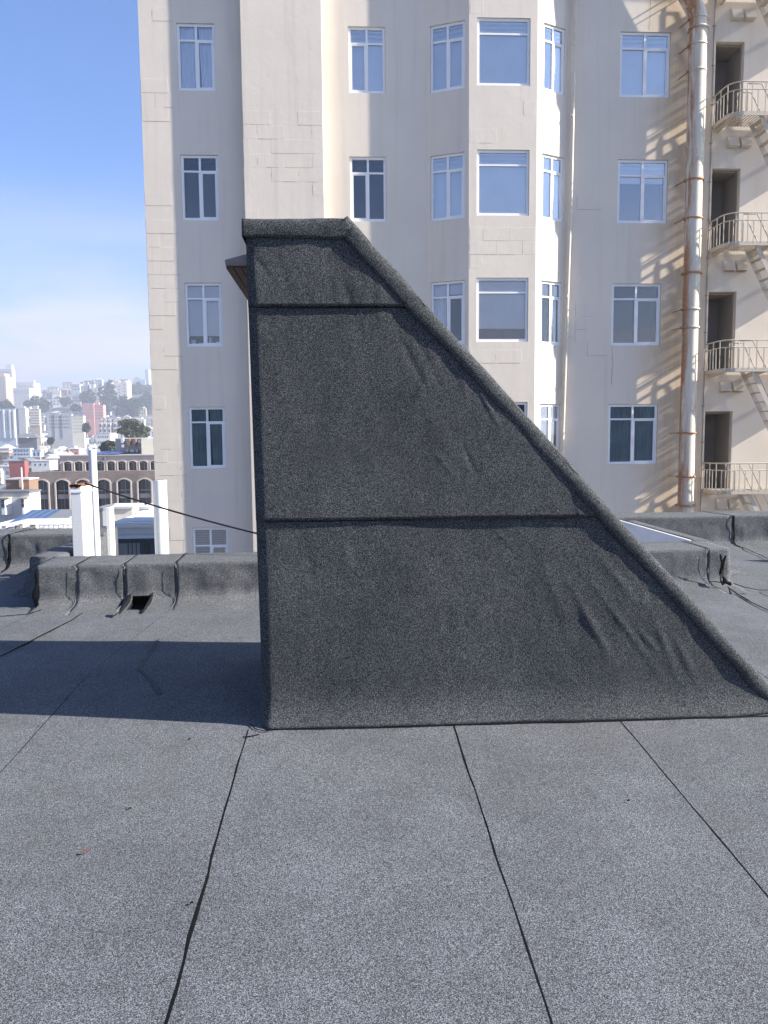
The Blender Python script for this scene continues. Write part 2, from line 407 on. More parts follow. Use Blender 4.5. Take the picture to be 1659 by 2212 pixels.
# body behind the face sheets
body = MB(); yb0 = Yb+.035
poly = [(xl(zb)+.004, yb0, zb-.05), (foot_x, yb0, zb-.05), (ap.x, yb0, ap.z-.02), (tl.x+.004, yb0, tl.z-.02)]
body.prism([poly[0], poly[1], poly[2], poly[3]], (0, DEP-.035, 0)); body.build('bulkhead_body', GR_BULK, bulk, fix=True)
# left flank sheet with flared foot
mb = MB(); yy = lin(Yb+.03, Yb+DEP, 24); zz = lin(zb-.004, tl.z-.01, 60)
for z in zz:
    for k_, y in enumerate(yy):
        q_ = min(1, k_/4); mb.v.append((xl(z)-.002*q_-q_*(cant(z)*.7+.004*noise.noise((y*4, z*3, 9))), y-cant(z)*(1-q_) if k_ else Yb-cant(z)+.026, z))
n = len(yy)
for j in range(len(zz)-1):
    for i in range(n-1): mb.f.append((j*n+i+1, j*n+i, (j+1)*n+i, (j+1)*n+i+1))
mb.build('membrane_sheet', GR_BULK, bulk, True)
# cap flashings: folded strip with a front lip, swept along top and rake
def capstrip(A, B, nrm, n, seedv, lipd=.082):
    A = Vector(A); B = Vector(B); d = (B-A).normalized(); nv = Vector(nrm).normalized(); mb = MB()
    prof = [(-lipd+.003, -.001), (-lipd, -.010), (-lipd+.012, -.014), (-.035, -.017), (-.012, -.016), (.004, -.008), (.011, .006), (.013, .04), (.013, .5), (.013, DEP-.01), (.004, DEP+.02), (-lipd, DEP+.026)]
    for i in range(n+1):
        s = (B-A).length*i/n; c = A+d*s
        for q, (h, y) in enumerate(prof):
            wob = .010*noise.noise((s*2.3, seedv, q*.15))+.006*noise.noise((s*7, seedv, q*.3))
            hh = h + wob*.6 + (.006*noise.noise((s*6, seedv, 30))+.003*noise.noise((s*23, seedv, 31)) if q < 3 else 0)
            mb.v.append(tuple(c+nv*hh+Vector((0, y-abs(wob)*.6, 0))))
    m_ = len(prof)
    for i in range(n):
        for q in range(m_-1): mb.f.append((i*m_+q, i*m_+q+1, (i+1)*m_+q+1, (i+1)*m_+q))
    mb.f.append(tuple(reversed(range(m_)))); mb.f.append(tuple(n*m_+q for q in range(m_)))
    return mb.build('cap_flashing', GR_BULK, bulk, True)
rk = Vector((1, 0, sl_k)).normalized(); rn = Vector((-rk.z, 0, rk.x))
capstrip((tl.x-.012, Yb, tl.z), (ap.x+.008, Yb, ap.z), (0, 0, 1), 40, 1.5)
lw = Vector((ap.x, Yb, ap.z))
capstrip(lw-rk*.018+Vector((0, .001, 0)), (foot_x-.02, Yb+.001, zb+.02), rn, 120, 6.5, .066)
# dark lines where the sheets lap
seam(bulk, [(xl(zs1)+.01, Yb-.006, zs1-.006), (0, Yb-.006, zs1-.005), (xr(zs1)-.02, Yb-.006, zs1-.006)], .004, seedv=60, nrm=(0, -1, 0), lift=.006)
seam(bulk, [(xl(zs2)+.01, Yb-.008, zs2-.005), (.4, Yb-.007, zs2-.005), (xr(zs2)-.02, Yb-.008, zs2-.006)], .004, seedv=61, nrm=(0, -1, 0), lift=.006)
seam(bulk, [(bl.x+.02, Yb-.066, zb-.003), (.6, Yb-.07, zb-.003), (2.3, Yb-.068, zb-.003)], .011, seedv=62, lift=.007)
seam(bulk, [onroof(541, 1566)+Vector((0,0,.006)), onroof(552, 1577)+Vector((0,0,.006)), onroof(572, 1582)+Vector((0,0,.006)), onroof(588, 1580)+Vector((0,0,.006))], .012, seedv=63)
# door canopy on the left flank
can = empty('door_canopy', (0, 0, 0)); tag(can, 'small weathered brown wooden canopy jutting from the left side of the stair bulkhead', 'canopy')
Yc0, Yc1 = 4.02, 4.95
p1 = onY(485, 561, Yc0); p2 = onY(487, 579, Yc0); p3 = onY(545, 541, Yc0)
xw = p3.x+.03
mb = MB(); mb.prism([(p1.x, Yc0, p1.z), (xw, Yc0, p3.z), (xw, Yc0, p2.z+.012), (p1.x+.004, Yc0, p2.z+.012)], (0, Yc1-Yc0, 0)); mb.build('canopy_top', WOODT, can, fix=True, bevel=.004)
nb = 4; ww = (xw-p1.x-.01)/nb
bme = MB().box((0, 0, 0), (ww-.004, Yc1-Yc0-.02, .012)).mesh('soffit_board'); bme.materials.append(WOODB)
for k in range(nb): put('soffit_board', bme, can, Matrix.Translation((p1.x+.006+k*ww, Yc0+.01, p2.z)))
mb = MB(); mb.prism([(xw-.02, Yc1-.06, p2.z), (xw-.02, Yc1-.06, p2.z-.16), (p1.x+.06, Yc1-.06, p2.z)], (0, .03, 0)); mb.build('canopy_bracket', WOODB, can, fix=True)

# ================================================================== PARAPETS ROUND THE LIGHT COURT
PROF = [(-.36, -.016), (-.20, .003), (-.10, .011), (-.045, .026), (-.012, .052), (0, .09), (.001, .19), (.001, .27), (.002, .318), (.010, .333), (.035, .337), (.50, .342), (.512, .33), (.515, -1.2)]
def sweep_parapet(parent, A, B, prof, seedv, lift, hole=None, n=None, zbase=None, mat=None, zB=0):
    A = Vector(A); B = Vector(B); d = (B-A); L_ = d.length; d.normalize(); nv = Vector((-d.y, d.x, 0)); mb = MB()
    n = n or max(6, int(L_/.03)); m_ = len(prof); zz = zbase if zbase is not None else roofz(5.5)
    # densify profile
    pf = []
    for a, b in zip(prof[:-1], prof[1:]):
        k = 3 if b[1] > -.5 else 1
        pf += [(a[0]+(b[0]-a[0])*q/k, a[1]+(b[1]-a[1])*q/k) for q in range(k)]
    pf.append(prof[-1]); m_ = len(pf)
    for i in range(n+1):
        s = L_*i/n; c = A+d*s
        for q, (y, z) in enumerate(pf):
            x = c.x; wob = .011*noise.noise((x*3, z*4, seedv))+.010*noise.noise((x*7.5, z*6, seedv+2))+.004*noise.noise((x*19, z*14, seedv+5))
            if y > .3: wob = 0
            lf = lift*min(1, q/4)*(1-.6*i/n)
            dn = 1 if z < .3 else .3
            mb.v.append((c.x+nv.x*(y-(wob+lf)*dn), c.y+nv.y*(y-(wob+lf)*dn), zz+z*(1+zB*(s/L_))+(wob*.3+lf*(1-dn))*(z > .25)))
    for i in range(n):
        xm = A.x+d.x*L_*(i+.5)/n
        for q in range(m_-1):
            if hole and hole[0] < xm < hole[1] and hole[2] < (pf[q][1]+pf[q+1][1])/2 < hole[3]: continue
            mb.f.append((i*m_+q, (i+1)*m_+q, (i+1)*m_+q+1, i*m_+q+1))
    mb.f.append(tuple(range(m_))); mb.f.append(tuple(n*m_+q for q in reversed(range(m_))))
    return mb.build('membrane_sheet', mat or GR_PAR, parent, True)
ZR = roofz(5.5)
def pfn(x): return 6.45+(x+2.56)*(6.84-6.45)/(3.55+2.56)
par = empty('court_parapet', (0, 0, 0)); tag(par, 'low grey membrane covered parapet with a scupper hole behind the stair bulkhead', 'parapet')
cuts = [-2.56]+[onY(px, 1290, 6.6).x for px in (178, 278, 386)]+[.25, 1.3, 2.35, 3.33, 3.55]
H0, H1 = onroof(262, 1325).x, onroof(299, 1325).x
for i in range(len(cuts)-1):
    a, b = cuts[i], cuts[i+1]
    hole = (H0, H1, -.004, .062)
    sweep_parapet(par, (a, pfn(a), 0), (b+(.012 if i < 7 else 0), pfn(b), 0), PROF, 3.0, .0025, hole)
    if i:
        x = a-.004; pts = []
        for (y, z) in PROF[:12]:
            pts.append(Vector((x+.012*noise.noise((z*9, i, 2)), pfn(x)+y-.017, ZR+z+(.008 if y > .04 else .003))))
        w_ = (.008 if i != 2 else .017)
        seam(par, pts[1:9], w_, seedv=70+i, nrm=(0, -1, .15), lift=.003, gaps=-.2); seam(par, pts[9:], .009, seedv=80+i, lift=.003)
# torn corner flashing at both ends
seam(par, [(-2.555, pfn(-2.56)-.02, ZR+.31), (-2.55, pfn(-2.56)-.03, ZR+.2), (-2.56, pfn(-2.56)-.06, ZR+.1), (-2.5, pfn(-2.56)-.16, ZR+.03)], .03, seedv=90, nrm=(0, -1, 0))
for k, l in enumerate(([(1556, 1197), (1559, 1215), (1556, 1240), (1557, 1256), (1562, 1264)], [(1568, 1200), (1562, 1213), (1560, 1232), (1563, 1247), (1570, 1258)], [(1563, 1250), (1564, 1259), (1572, 1260), (1580, 1262)], [(1530, 1257), (1545, 1256), (1556, 1258)])):
    seam(par, [onY(x, y, 6.745 - (.1 if y > 1240 else 0)) for x, y in l], .03 if k < 3 else .014, seedv=91+k, nrm=(0, -1, 0), gaps=-.3)
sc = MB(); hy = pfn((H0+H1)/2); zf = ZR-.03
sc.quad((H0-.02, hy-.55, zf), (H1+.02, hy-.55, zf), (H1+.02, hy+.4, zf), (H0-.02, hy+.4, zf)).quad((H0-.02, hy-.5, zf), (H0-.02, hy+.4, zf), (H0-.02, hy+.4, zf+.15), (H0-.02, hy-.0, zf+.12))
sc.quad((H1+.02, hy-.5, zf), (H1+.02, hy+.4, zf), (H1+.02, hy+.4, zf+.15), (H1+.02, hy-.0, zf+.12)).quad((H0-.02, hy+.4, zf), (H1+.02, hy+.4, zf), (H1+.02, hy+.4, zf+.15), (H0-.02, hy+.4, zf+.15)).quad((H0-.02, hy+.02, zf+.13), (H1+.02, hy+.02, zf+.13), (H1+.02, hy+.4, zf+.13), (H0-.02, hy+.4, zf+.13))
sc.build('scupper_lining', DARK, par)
for k, (a, b) in enumerate((((244, 1333), (258, 1322)),)):
    q0, q1 = onY(*a, 6.02), onY(*b, 6.12); mb = MB(); pts = [q0.lerp(q1, t) for t in lin(0, 1, 6)]
    for i, p in enumerate(pts):
        t = i/6; c = .035*math.sin(t*3.1); mb.v += [tuple(p+Vector((0, -.02-c, -.012))), tuple(p+Vector((.012, -.035-c*1.2, .03+.01*math.sin(i*2.1)))), tuple(p+Vector((.02, -.01, .055)))]
        if i: o = 3*i; mb.f += [(o-3, o, o+1, o-2), (o-2, o+1, o+2, o-1)]
    mb.build('torn_flap', GR_ROOF, par, True)
    seam(par, [p+Vector((.01, -.06, .012)) for p in pts], .016, seedv=95+k, nrm=(0, -1, 0))
# side kerbs of the court
kl = empty('court_kerb', (0, 0, 0)); tag(kl, 'short grey membrane kerb running back from the left end of the court parapet', 'kerb')
KP = [(-.22, .0), (-.08, .04), (-.02, .12), (0, .2), (.01, .31), (.04, .338), (.24, .34), (.26, .32), (.26, -1.2)]
sweep_parapet(kl, (-2.56, 6.98, 0), (-2.60, 8.5, 0), [(y, z) for y, z in [(.0, -1.2), (-.005, .32), (.02, .338), (.24, .345), (.26, .32), (.28, .2), (.34, .06), (.44, 0)]], 30, .004, zB=.0)
kr = empty('court_kerb', (0, 0, 0)); tag(kr, 'grey membrane kerb along the right edge of the court with white flashing inside', 'kerb')
sweep_parapet(kr, (3.43, 7.36, 0), (3.43, 9.3, 0), [(.0, -.35), (-.002, .315), (.0, .335), (-.16, .342), (-.22, .3), (-.32, .12), (-.45, .02), (-.6, -.01)], 33, .004)
mb = MB(); mb.box((3.405, 7.36, ZR+.14), (3.428, 9.32, ZR+.345)); mb.build('white_flashing', WHITE_P, kr)
mb = MB(); mb.box((3.411, 7.35, -6), (3.427, 9.32, ZR+.138)); mb.build('court_wall', CREAM, kr)
seam(kr, [(3.46, 7.4, ZR+.345), (3.45, 8.2, ZR+.346), (3.46, 9.2, ZR+.346)], .014, seedv=101, lift=.006)
# wing parapets at the back
wl = empty('wing_parapet', (0, 0, 0)); tag(wl, 'creased grey membrane parapet at the far left edge of the roof beside the chimney', 'parapet')
for i, (a, b) in enumerate(((-12, -5.2), (-5.2, -3.62), (-3.62, -2.62))):
    sweep_parapet(wl, (a, 8.45, 0), (b+.01, 8.45, 0), [(y, z*1.12) for y, z in PROF], 50, .003, n=60)
x = -3.62
seam(wl, [Vector((x+.03*noise.noise((z*9, 1, 2)), 8.45+y-.014, ZR+z*1.12+.004)) for y, z in PROF[1:11]], .04, seedv=110, nrm=(0, -1, .2), gaps=-.3)
seam(wl, [Vector((x, 8.45+.05, ZR+.376)), Vector((x+.05, 8.7, ZR+.384)), Vector((x+.1, 8.95, ZR+.388))], .03, seedv=111, lift=.006)
wr = empty('wing_parapet', (0, 0, 0)); tag(wr, 'grey membrane parapet along the far right edge of the roof below the rusty duct', 'parapet')
for i, (a, b) in enumerate(((3.2, 4.86), (4.86, 6.0), (6.0, 12))):
    sweep_parapet(wr, (a, 9.35, 0), (b+.01, 9.35, 0), [(y, z*1.12) for y, z in PROF], 60, .003, n=60)
x = 4.88
seam(wr, [Vector((x+.03*noise.noise((z*9, 4, 2)), 9.35+y-.014, ZR+z*1.12+.004)) for y, z in PROF[1:11]], .03, seedv=112, nrm=(0, -1, .2), gaps=-.3)
seam(wr, [Vector((x, 9.4, ZR+.378)), Vector((x-.12, 9.6, ZR+.386)), Vector((x-.16, 9.85, ZR+.39))], .02, seedv=113, lift=.006)
# unseen wedge added past the right edge to cast the triangular roof shadow
ht = MB(); ht.prism([(5.32, 7.45, ZR-.01), (5.32, 8.12, ZR-.01), (5.32, 8.12, ZR+.50)], (.9, 0, 0)); h_ = empty('shadow_wedge'); tag(h_, 'unseen low wedge added beyond the right wing roof to cast a shadow', 'shadow caster')
ht.build('wedge_body', GR_ROOF, h_, fix=True); MB().box((5.27, 7.4, ZR-.01), (6.27, 7.44, ZR+.06)).build('wedge_kerb', BITUMEN, h_)
# body of our building under the roof, and the court floor
bd = MB()
bd.box((-12, -9, -25), (12, 6.42, -.75)); bd.box((-12, 6.42, -25), (-2.62, 8.9, -.2)); bd.box((3.6, 6.42, -25), (12, 9.8, -.2))
own = bd.build('apartment_house', CREAM); tag(own, 'cream painted walls of the building directly under the grey roof', 'building')

# chimney, flues and cable in the court
ch = empty('square_flue', (0, 0, 0)); tag(ch, 'square white metal flue with a rusted top standing behind the left parapet', 'flue')
Yf = 7.25; a = onY(151, 1047, Yf); b = onY(177, 1047, Yf); ztop = a.z
fx1 = onY(177, 1100, Yf).x
sidew = .30
mb = MB(); mb.obox((a.x, Yf, -5), (fx1-a.x, .0, 0), (.0, sidew, 0), (0, 0, ztop-.02+5)); mb.build('flue_body', WPIPE, ch, bevel=.006)
mb = MB(); mb.box((a.x-.006, Yf-.006, ztop-.075), (fx1+.006, Yf+sidew+.006, ztop-.06)); mb.build('flue_band', WHITE_P, ch)
mb = MB()
for i in range(14):
    t = i/14; mb.box((a.x-.004+(fx1-a.x)*t, Yf-.004, ztop-.014-.02*random.random()), (a.x+.004+(fx1-a.x)*(t+.075), Yf+sidew+.004, ztop-.004+.008*random.random()))
mb.build('rusted_rim', plain('rusted_rim_brown', (.17, .085, .05), .9, .1, .4, 14), ch)
def pipe(label, px0, px1, pyt, Y, name='vent_pipe', grp='white vent pipes in the light court'):
    e = empty(name); tag(e, label, 'vent pipe', grp)
    a = onY(px0, pyt, Y); b = onY(px1, pyt, Y); r = (b.x-a.x)/2; c = Vector(((a.x+b.x)/2, Y+r, a.z))
    mb = MB(); mb.tube([(c.x, c.y, -5), (c.x, c.y, c.z)], r, 20, caps=False); mb.build('pipe_shaft', WPIPE, e, True)
    mb = MB(); mb.tube([(c.x, c.y, c.z-.006), (c.x, c.y, c.z+.004), (c.x, c.y, c.z+.004), (c.x, c.y, c.z-.15)], [r*1.03, r*1.03, r*.86, r*.86], 20, caps=False); mb.build('pipe_rim', WHITE_P, e, True)
    mb = MB(); mb.tube([(c.x, c.y, -.1), (c.x, c.y, -.06)], r*1.06, 20); mb.build('pipe_collar', RUST, e, True)
    return c, r
pc1, pr1 = pipe('tall slim white vent pipe close beside the square flue', 188, 205, 972, 7.62)
pipe('short white vent pipe between the slim pipe and the fat pipe', 227, 243, 1096, 7.7)
pc3, pr3 = pipe('fat white vent pipe with rust specks near the corner of the beige building', 326, 356, 1039, 7.75)
ca = onY(184, 1044, Yf+.12); cb = onY(640, 1172, 6.75); cb.z = max(cb.z, ZR+.345)
pts = []
for t in lin(0, 1, 24):
    p = ca.lerp(cb, t); p.z -= .06*4*t*(1-t)*.5; pts.append(p)
mb = MB(); mb.tube(pts, .009, 6); cb_ = mb.build('overhead_cable', CABLE, None, True); tag(cb_, 'thin black cable strung from the square flue to the stair bulkhead', 'cable')

# ================================================================== BEIGE APARTMENT BUILDING
apt = empty('apartment_building', (0, 18, 0)); apt.location = (0, 0, 0)
tag(apt, 'large beige apartment building with bay windows filling the view beyond the roof', 'building')
YW = 18.0; FL = 2.79
class Plane:
    def __init__(s, o, t): s.o = Vector(o); s.t = Vector(t).normalized(); s.n = Vector((-s.t.y, s.t.x, 0))
    def P(s, u, z, d=0): v = s.o+s.t*u+s.n*d; return Vector((v.x, v.y, z))
def wall_grid(mb, pl, u0, u1, z0, z1, ops, depth=.1):
    us = sorted({u0, u1}|{o[0] for o in ops}|{o[1] for o in ops}); zs = sorted({z0, z1}|{o[2] for o in ops}|{o[3] for o in ops})
    us = [u for u in us if u0 <= u <= u1]; zs = [z for z in zs if z0 <= z <= z1]
    for i in range(len(us)-1):
        for j in range(len(zs)-1):
            uc = (us[i]+us[i+1])/2; zc = (zs[j]+zs[j+1])/2
            if any(o[0] < uc < o[1] and o[2] < zc < o[3] for o in ops): continue
            mb.quad(pl.P(us[i], zs[j]), pl.P(us[i+1], zs[j]), pl.P(us[i+1], zs[j+1]), pl.P(us[i], zs[j+1]))
    for o in ops:
        d = o[4] if len(o) > 4 else depth
        if d <= 0: continue
        a, b, c, e = o[:4]
        mb.quad(pl.P(a, c), pl.P(a, e), pl.P(a, e, d), pl.P(a, c, d)); mb.quad(pl.P(b, e), pl.P(b, c), pl.P(b, c, d), pl.P(b, e, d))
        mb.quad(pl.P(a, e), pl.P(b, e), pl.P(b, e, d), pl.P(a, e, d)); mb.quad(pl.P(b, c), pl.P(a, c), pl.P(a, c, d), pl.P(b, c, d))
def fold(mb, pl, u0, u1, z0, z1, d, amp, per, flare=0, n=None):
    n = n or max(6, int((u1-u0)/per*8)); o = len(mb.v)
    for j, z in enumerate((z1, z0)):
        for i in range(n+1):
            t = i/n; u = u0+(u1-u0)*t+(flare*(1-t) if j else 0)
            a = amp*(math.sin(t*(u1-u0)/per*6.283)+.5*math.sin(t*(u1-u0)/per*2.7+1)); mb.v.append(tuple(pl.P(u, z, d+a)))
    for i in range(n): mb.f.append((o+i, o+i+1, o+n+2+i, o+n+1+i))
REC = .035
def window(pl, u0, u1, z0, z1, style='four', content='dark', arg=1.0, depth=.55, mir=False):
    w = MB(); d0 = REC; fd = .05; fwid = .054
    def fb(a, b, c, e, dd=0, th=fd): w.add([pl.P(a, c, d0+dd), pl.P(b, c, d0+dd), pl.P(b, c, d0+dd+th), pl.P(a, c, d0+dd+th), pl.P(a, e, d0+dd), pl.P(b, e, d0+dd), pl.P(b, e, d0+dd+th), pl.P(a, e, d0+dd+th)],
                                        [(0,3,2,1),(4,5,6,7),(0,1,5,4),(1,2,6,5),(2,3,7,6),(3,0,4,7)])
    a, b, c, e = u0+.004, u1-.004, z0+.004, z1-.004
    fb(a, a+fwid, c, e); fb(b-fwid, b, c, e); fb(a+fwid, b-fwid, c, c+fwid*1.1); fb(a+fwid, b-fwid, e-fwid, e)
    H = e-c; zt = e-H*.245 if style != 'pic' else e-H*.225; panes = []
    if style == 'short': zt = e-H*.36
    fb(a+fwid, b-fwid, zt-.02, zt+.02, .003)
    if style == 'pic':
        panes = [(a+fwid, b-fwid, zt+.02, e-fwid), (a+fwid, b-fwid, c+fwid, zt-.02)]
    else:
        um = (a+b)/2; fb(um-.023, um+.023, zt+.02, e-fwid, .002); fb(um-.029, um+.029, c+fwid, zt-.02, .001)
        l, r_ = (um+.029, b-fwid) if not mir else (a+fwid, um-.029)          # casement sash
        for q in ((l, l+.026, c+fwid, zt-.02), (r_-.026, r_, c+fwid, zt-.02), (l+.026, r_-.026, c+fwid, c+fwid+.026), (l+.026, r_-.026, zt-.046, zt-.02)): fb(*q, .006, .03)
        panes = [(a+fwid, um-.023, zt+.02, e-fwid), (um+.023, b-fwid, zt+.02, e-fwid), (a+fwid, um-.029, c+fwid, zt-.02), (um+.029, b-fwid, c+fwid, zt-.02)]
    wo = w.build('window', FRAME, apt, fix=True)
    for (p, q, r_, s) in panes:
        g = MB(); t1, t2 = random.uniform(-.004, .004), random.uniform(-.004, .004)
        g.quad(pl.P(p, r_, d0+.028+t1), pl.P(q, r_, d0+.028-t1), pl.P(q, s, d0+.028-t1+t2), pl.P(p, s, d0+.028+t1+t2)); g.build('pane', GLASSB if content in ('shade', 'blind', 'curtain') and arg not in (.82, .79) else GLASS, wo)
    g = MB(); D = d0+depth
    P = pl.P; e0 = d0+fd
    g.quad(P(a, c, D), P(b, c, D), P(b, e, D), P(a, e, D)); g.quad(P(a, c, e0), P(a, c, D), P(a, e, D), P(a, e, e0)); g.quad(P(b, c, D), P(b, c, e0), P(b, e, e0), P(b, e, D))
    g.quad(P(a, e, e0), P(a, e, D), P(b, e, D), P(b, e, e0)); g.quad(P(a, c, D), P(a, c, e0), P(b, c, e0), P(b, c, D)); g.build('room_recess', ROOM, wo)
    dd = d0+.066
    if content in ('blind', 'slat'):
        zb_ = e-(e-c)*arg; g = MB(); n = int((e-zb_)/.055)
        for k in range(n):
            zz = e-.02-k*.055; g.quad(P(a+.02, zz-.052, dd+.012), P(b-.02, zz-.052, dd+.012), P(b-.02, zz, dd-.008), P(a+.02, zz, dd-.008))
        o = g.build('blind', BLIND, wo); o['kind'] = 'stuff'
    elif content == 'shade':
        g = MB(); g.quad(P(a+.01, e-(e-c)*arg, dd), P(b-.01, e-(e-c)*arg, dd), P(b-.01, e, dd), P(a+.01, e, dd)); g.build('roller_shade', SHADE, wo)
        for k in range(2):
            g = MB(); z_ = e-.06-.1*k; g.add([P(a+.01, z_-.05, dd-.02), P(b-.01, z_-.05, dd-.02), P(b-.01, z_, dd-.03), P(a+.01, z_, dd-.03)], [(0, 1, 2, 3)]); g.build('pelmet', BLIND, wo)
    elif content in ('curtain', 'darkcurtain'):
        g = MB(); um = (a+b)/2; fold(g, pl, a+.01, um+.01, c+.01, e-.01, dd+.02, .012, .085); fold(g, pl, um+.045, b-.01, c+.01, e-.01, dd+.02, .012, .085, flare=.05)
        g.build('curtain', CURT if content == 'curtain' else CURTD, wo, True)
    elif content == 'sidecurtain':
        g = MB(); fold(g, pl, a+.01, a+(b-a)*.42, c+.01, e-.16, dd+.02, .012, .07, flare=-.05)
        if arg < 0: g = MB(); fold(g, pl, a+(b-a)*.55, b-.01, c+.01, e-.16, dd+.02, .012, .07, flare=.16)
        g.build('curtain', CURT, wo, True)
        g = MB()
        for k in range(5): zz = e-.02-k*.055; g.quad(P(a+.02, zz-.052, dd+.012), P(b-.02, zz-.052, dd+.012), P(b-.02, zz, dd-.008), P(a+.02, zz, dd-.008))
        o = g.build('blind', BLIND, wo); o['kind'] = 'stuff'
    if arg == .82:
        for (s0, s1, hh) in ((.08, .2, .14), (.28, .52, .07), (.58, .64, .2), (.78, .95, .1)):
            g = MB(); x0 = a+(b-a)*s0; x1 = a+(b-a)*s1; g.obox(P(x0, c+.03, d0+.2), pl.t*(x1-x0), pl.n*.1, (0, 0, hh)); g.build('sill_item', CURT, wo)
    return wo
main = Plane((0, YW, 0), (1, 0, 0))
ops = []; wins = []
ztop = [10.85-FL*k for k in range(5)]; zbot = [9.43-FL*k for k in range(5)]
LC = [('curtain', 1), ('dark', 1), ('blind', .82), ('darkcurtain', 1), ('blind', 1)]  # fourth row: dark curtain added to stand in for the teal reflection
for k in range(5):
    x0, x1 = (-3.535, -2.705); z0 = zbot[k] if k < 4 else -1.5
    wins.append((main, x0, x1, z0, ztop[k], 'four' if k < 4 else 'short', *LC[k]))
for k in range(4): wins.append((main, .235, 1.06, zbot[k], ztop[k], 'four', *[('shade', 1), ('dark', 1), ('blind', 1), ('dark', 1)][k], .55, k == 1 or k == 0))
RXs = [(6.40, 7.565), (6.40, 7.575), (6.31, 7.48), (6.28, 7.47)]
for k in range(4): wins.append((main, *RXs[k], zbot[k], ztop[k], 'four', *[('shade', 1), ('shade', .36), ('dark', 1), ('darkcurtain', 1)][k]))
for w in wins: ops.append((w[1], w[2], w[3], w[4], REC+.05))
DX0, DX1 = 8.62, 9.29
dz = [.45+FL*k for k in range(4)]
for z in dz: ops.append((DX0, DX1, z, z+1.85, .13))
ops.append((2.05, 5.1, -25, 15.6, 0))
mb = MB(); wall_grid(mb, main, -4.35, 15, -25, 15.6, ops)
mb.box((-4.35, YW+1.2, -25), (15, YW+9, 15.6)); mb.quad((-4.35, YW, -25), (-4.35, YW+1.2, -25), (-4.35, YW+1.2, 15.6), (-4.35, YW, 15.6)); mb.quad((15, YW, -25), (15, YW+1.2, -25), (15, YW+1.2, 15.6), (15, YW, 15.6)); mb.quad((-4.35, YW, 15.6), (15, YW, 15.6), (15, YW+1.2, 15.6), (-4.35, YW+1.2, 15.6))
mb.build('wall', WALL, apt)
# pilaster
PD = .27; mb = MB(); mb.box((-2.11, YW-PD, -25), (-.34, YW-.002, 15.2)); mb.build('pilaster', WALL, apt, bevel=.012)
# canted bay
BY = YW-.37; c0, c1, c2, c3 = (1.97, YW-.002), (2.885, BY), (4.41, BY), (5.19, YW-.002)
pL = Plane((*c0, 0), (c1[0]-c0[0], c1[1]-c0[1], 0)); lL = math.dist(c0, c1)
pF = Plane((*c1, 0), (1, 0, 0)); lF = c2[0]-c1[0]
pR = Plane((*c2, 0), (c3[0]-c2[0], c3[1]-c2[1], 0)); lR = math.dist(c2, c3)
kL = lL/(c1[0]-c0[0]); kR = lR/(c3[0]-c2[0])
bw = []
for k in range(4):
    bw.append((pL, (2.06-c0[0])*kL, (2.80-c0[0])*kL, zbot[k]+.0, ztop[k]+.01, 'four', *[('shade', 1), ('shade', 1), ('sidecurtain', 1), ('dark', 1)][k], .3))
    bw.append((pF, 3.065-c1[0], 4.25-c1[0], zbot[k]+.045, ztop[k]+.05, 'pic', *[('shade', 1), ('shade', 1), ('blind', .79), ('dark', 1)][k], .3))
    bw.append((pR, (4.555-c2[0])*kR, (5.13-c2[0])*kR, zbot[k]+.0, ztop[k]+.01, 'four', *[('shade', 1), ('shade', 1), ('sidecurtain', -1), ('shade', .5)][k], .3))
mb = MB()
for pl, ln in ((pL, lL), (pF, lF), (pR, lR)): wall_grid(mb, pl, 0, ln, -25, 15.4, [(w[1], w[2], w[3], w[4], REC+.05) for w in bw if w[0] is pl])
mb.add([(*c0, 15.4), (*c1, 15.4), (*c2, 15.4), (*c3, 15.4)], [(0, 1, 2, 3)])
mb.build('bay_wall', WALL, apt)
for w in wins+bw: window(*w)
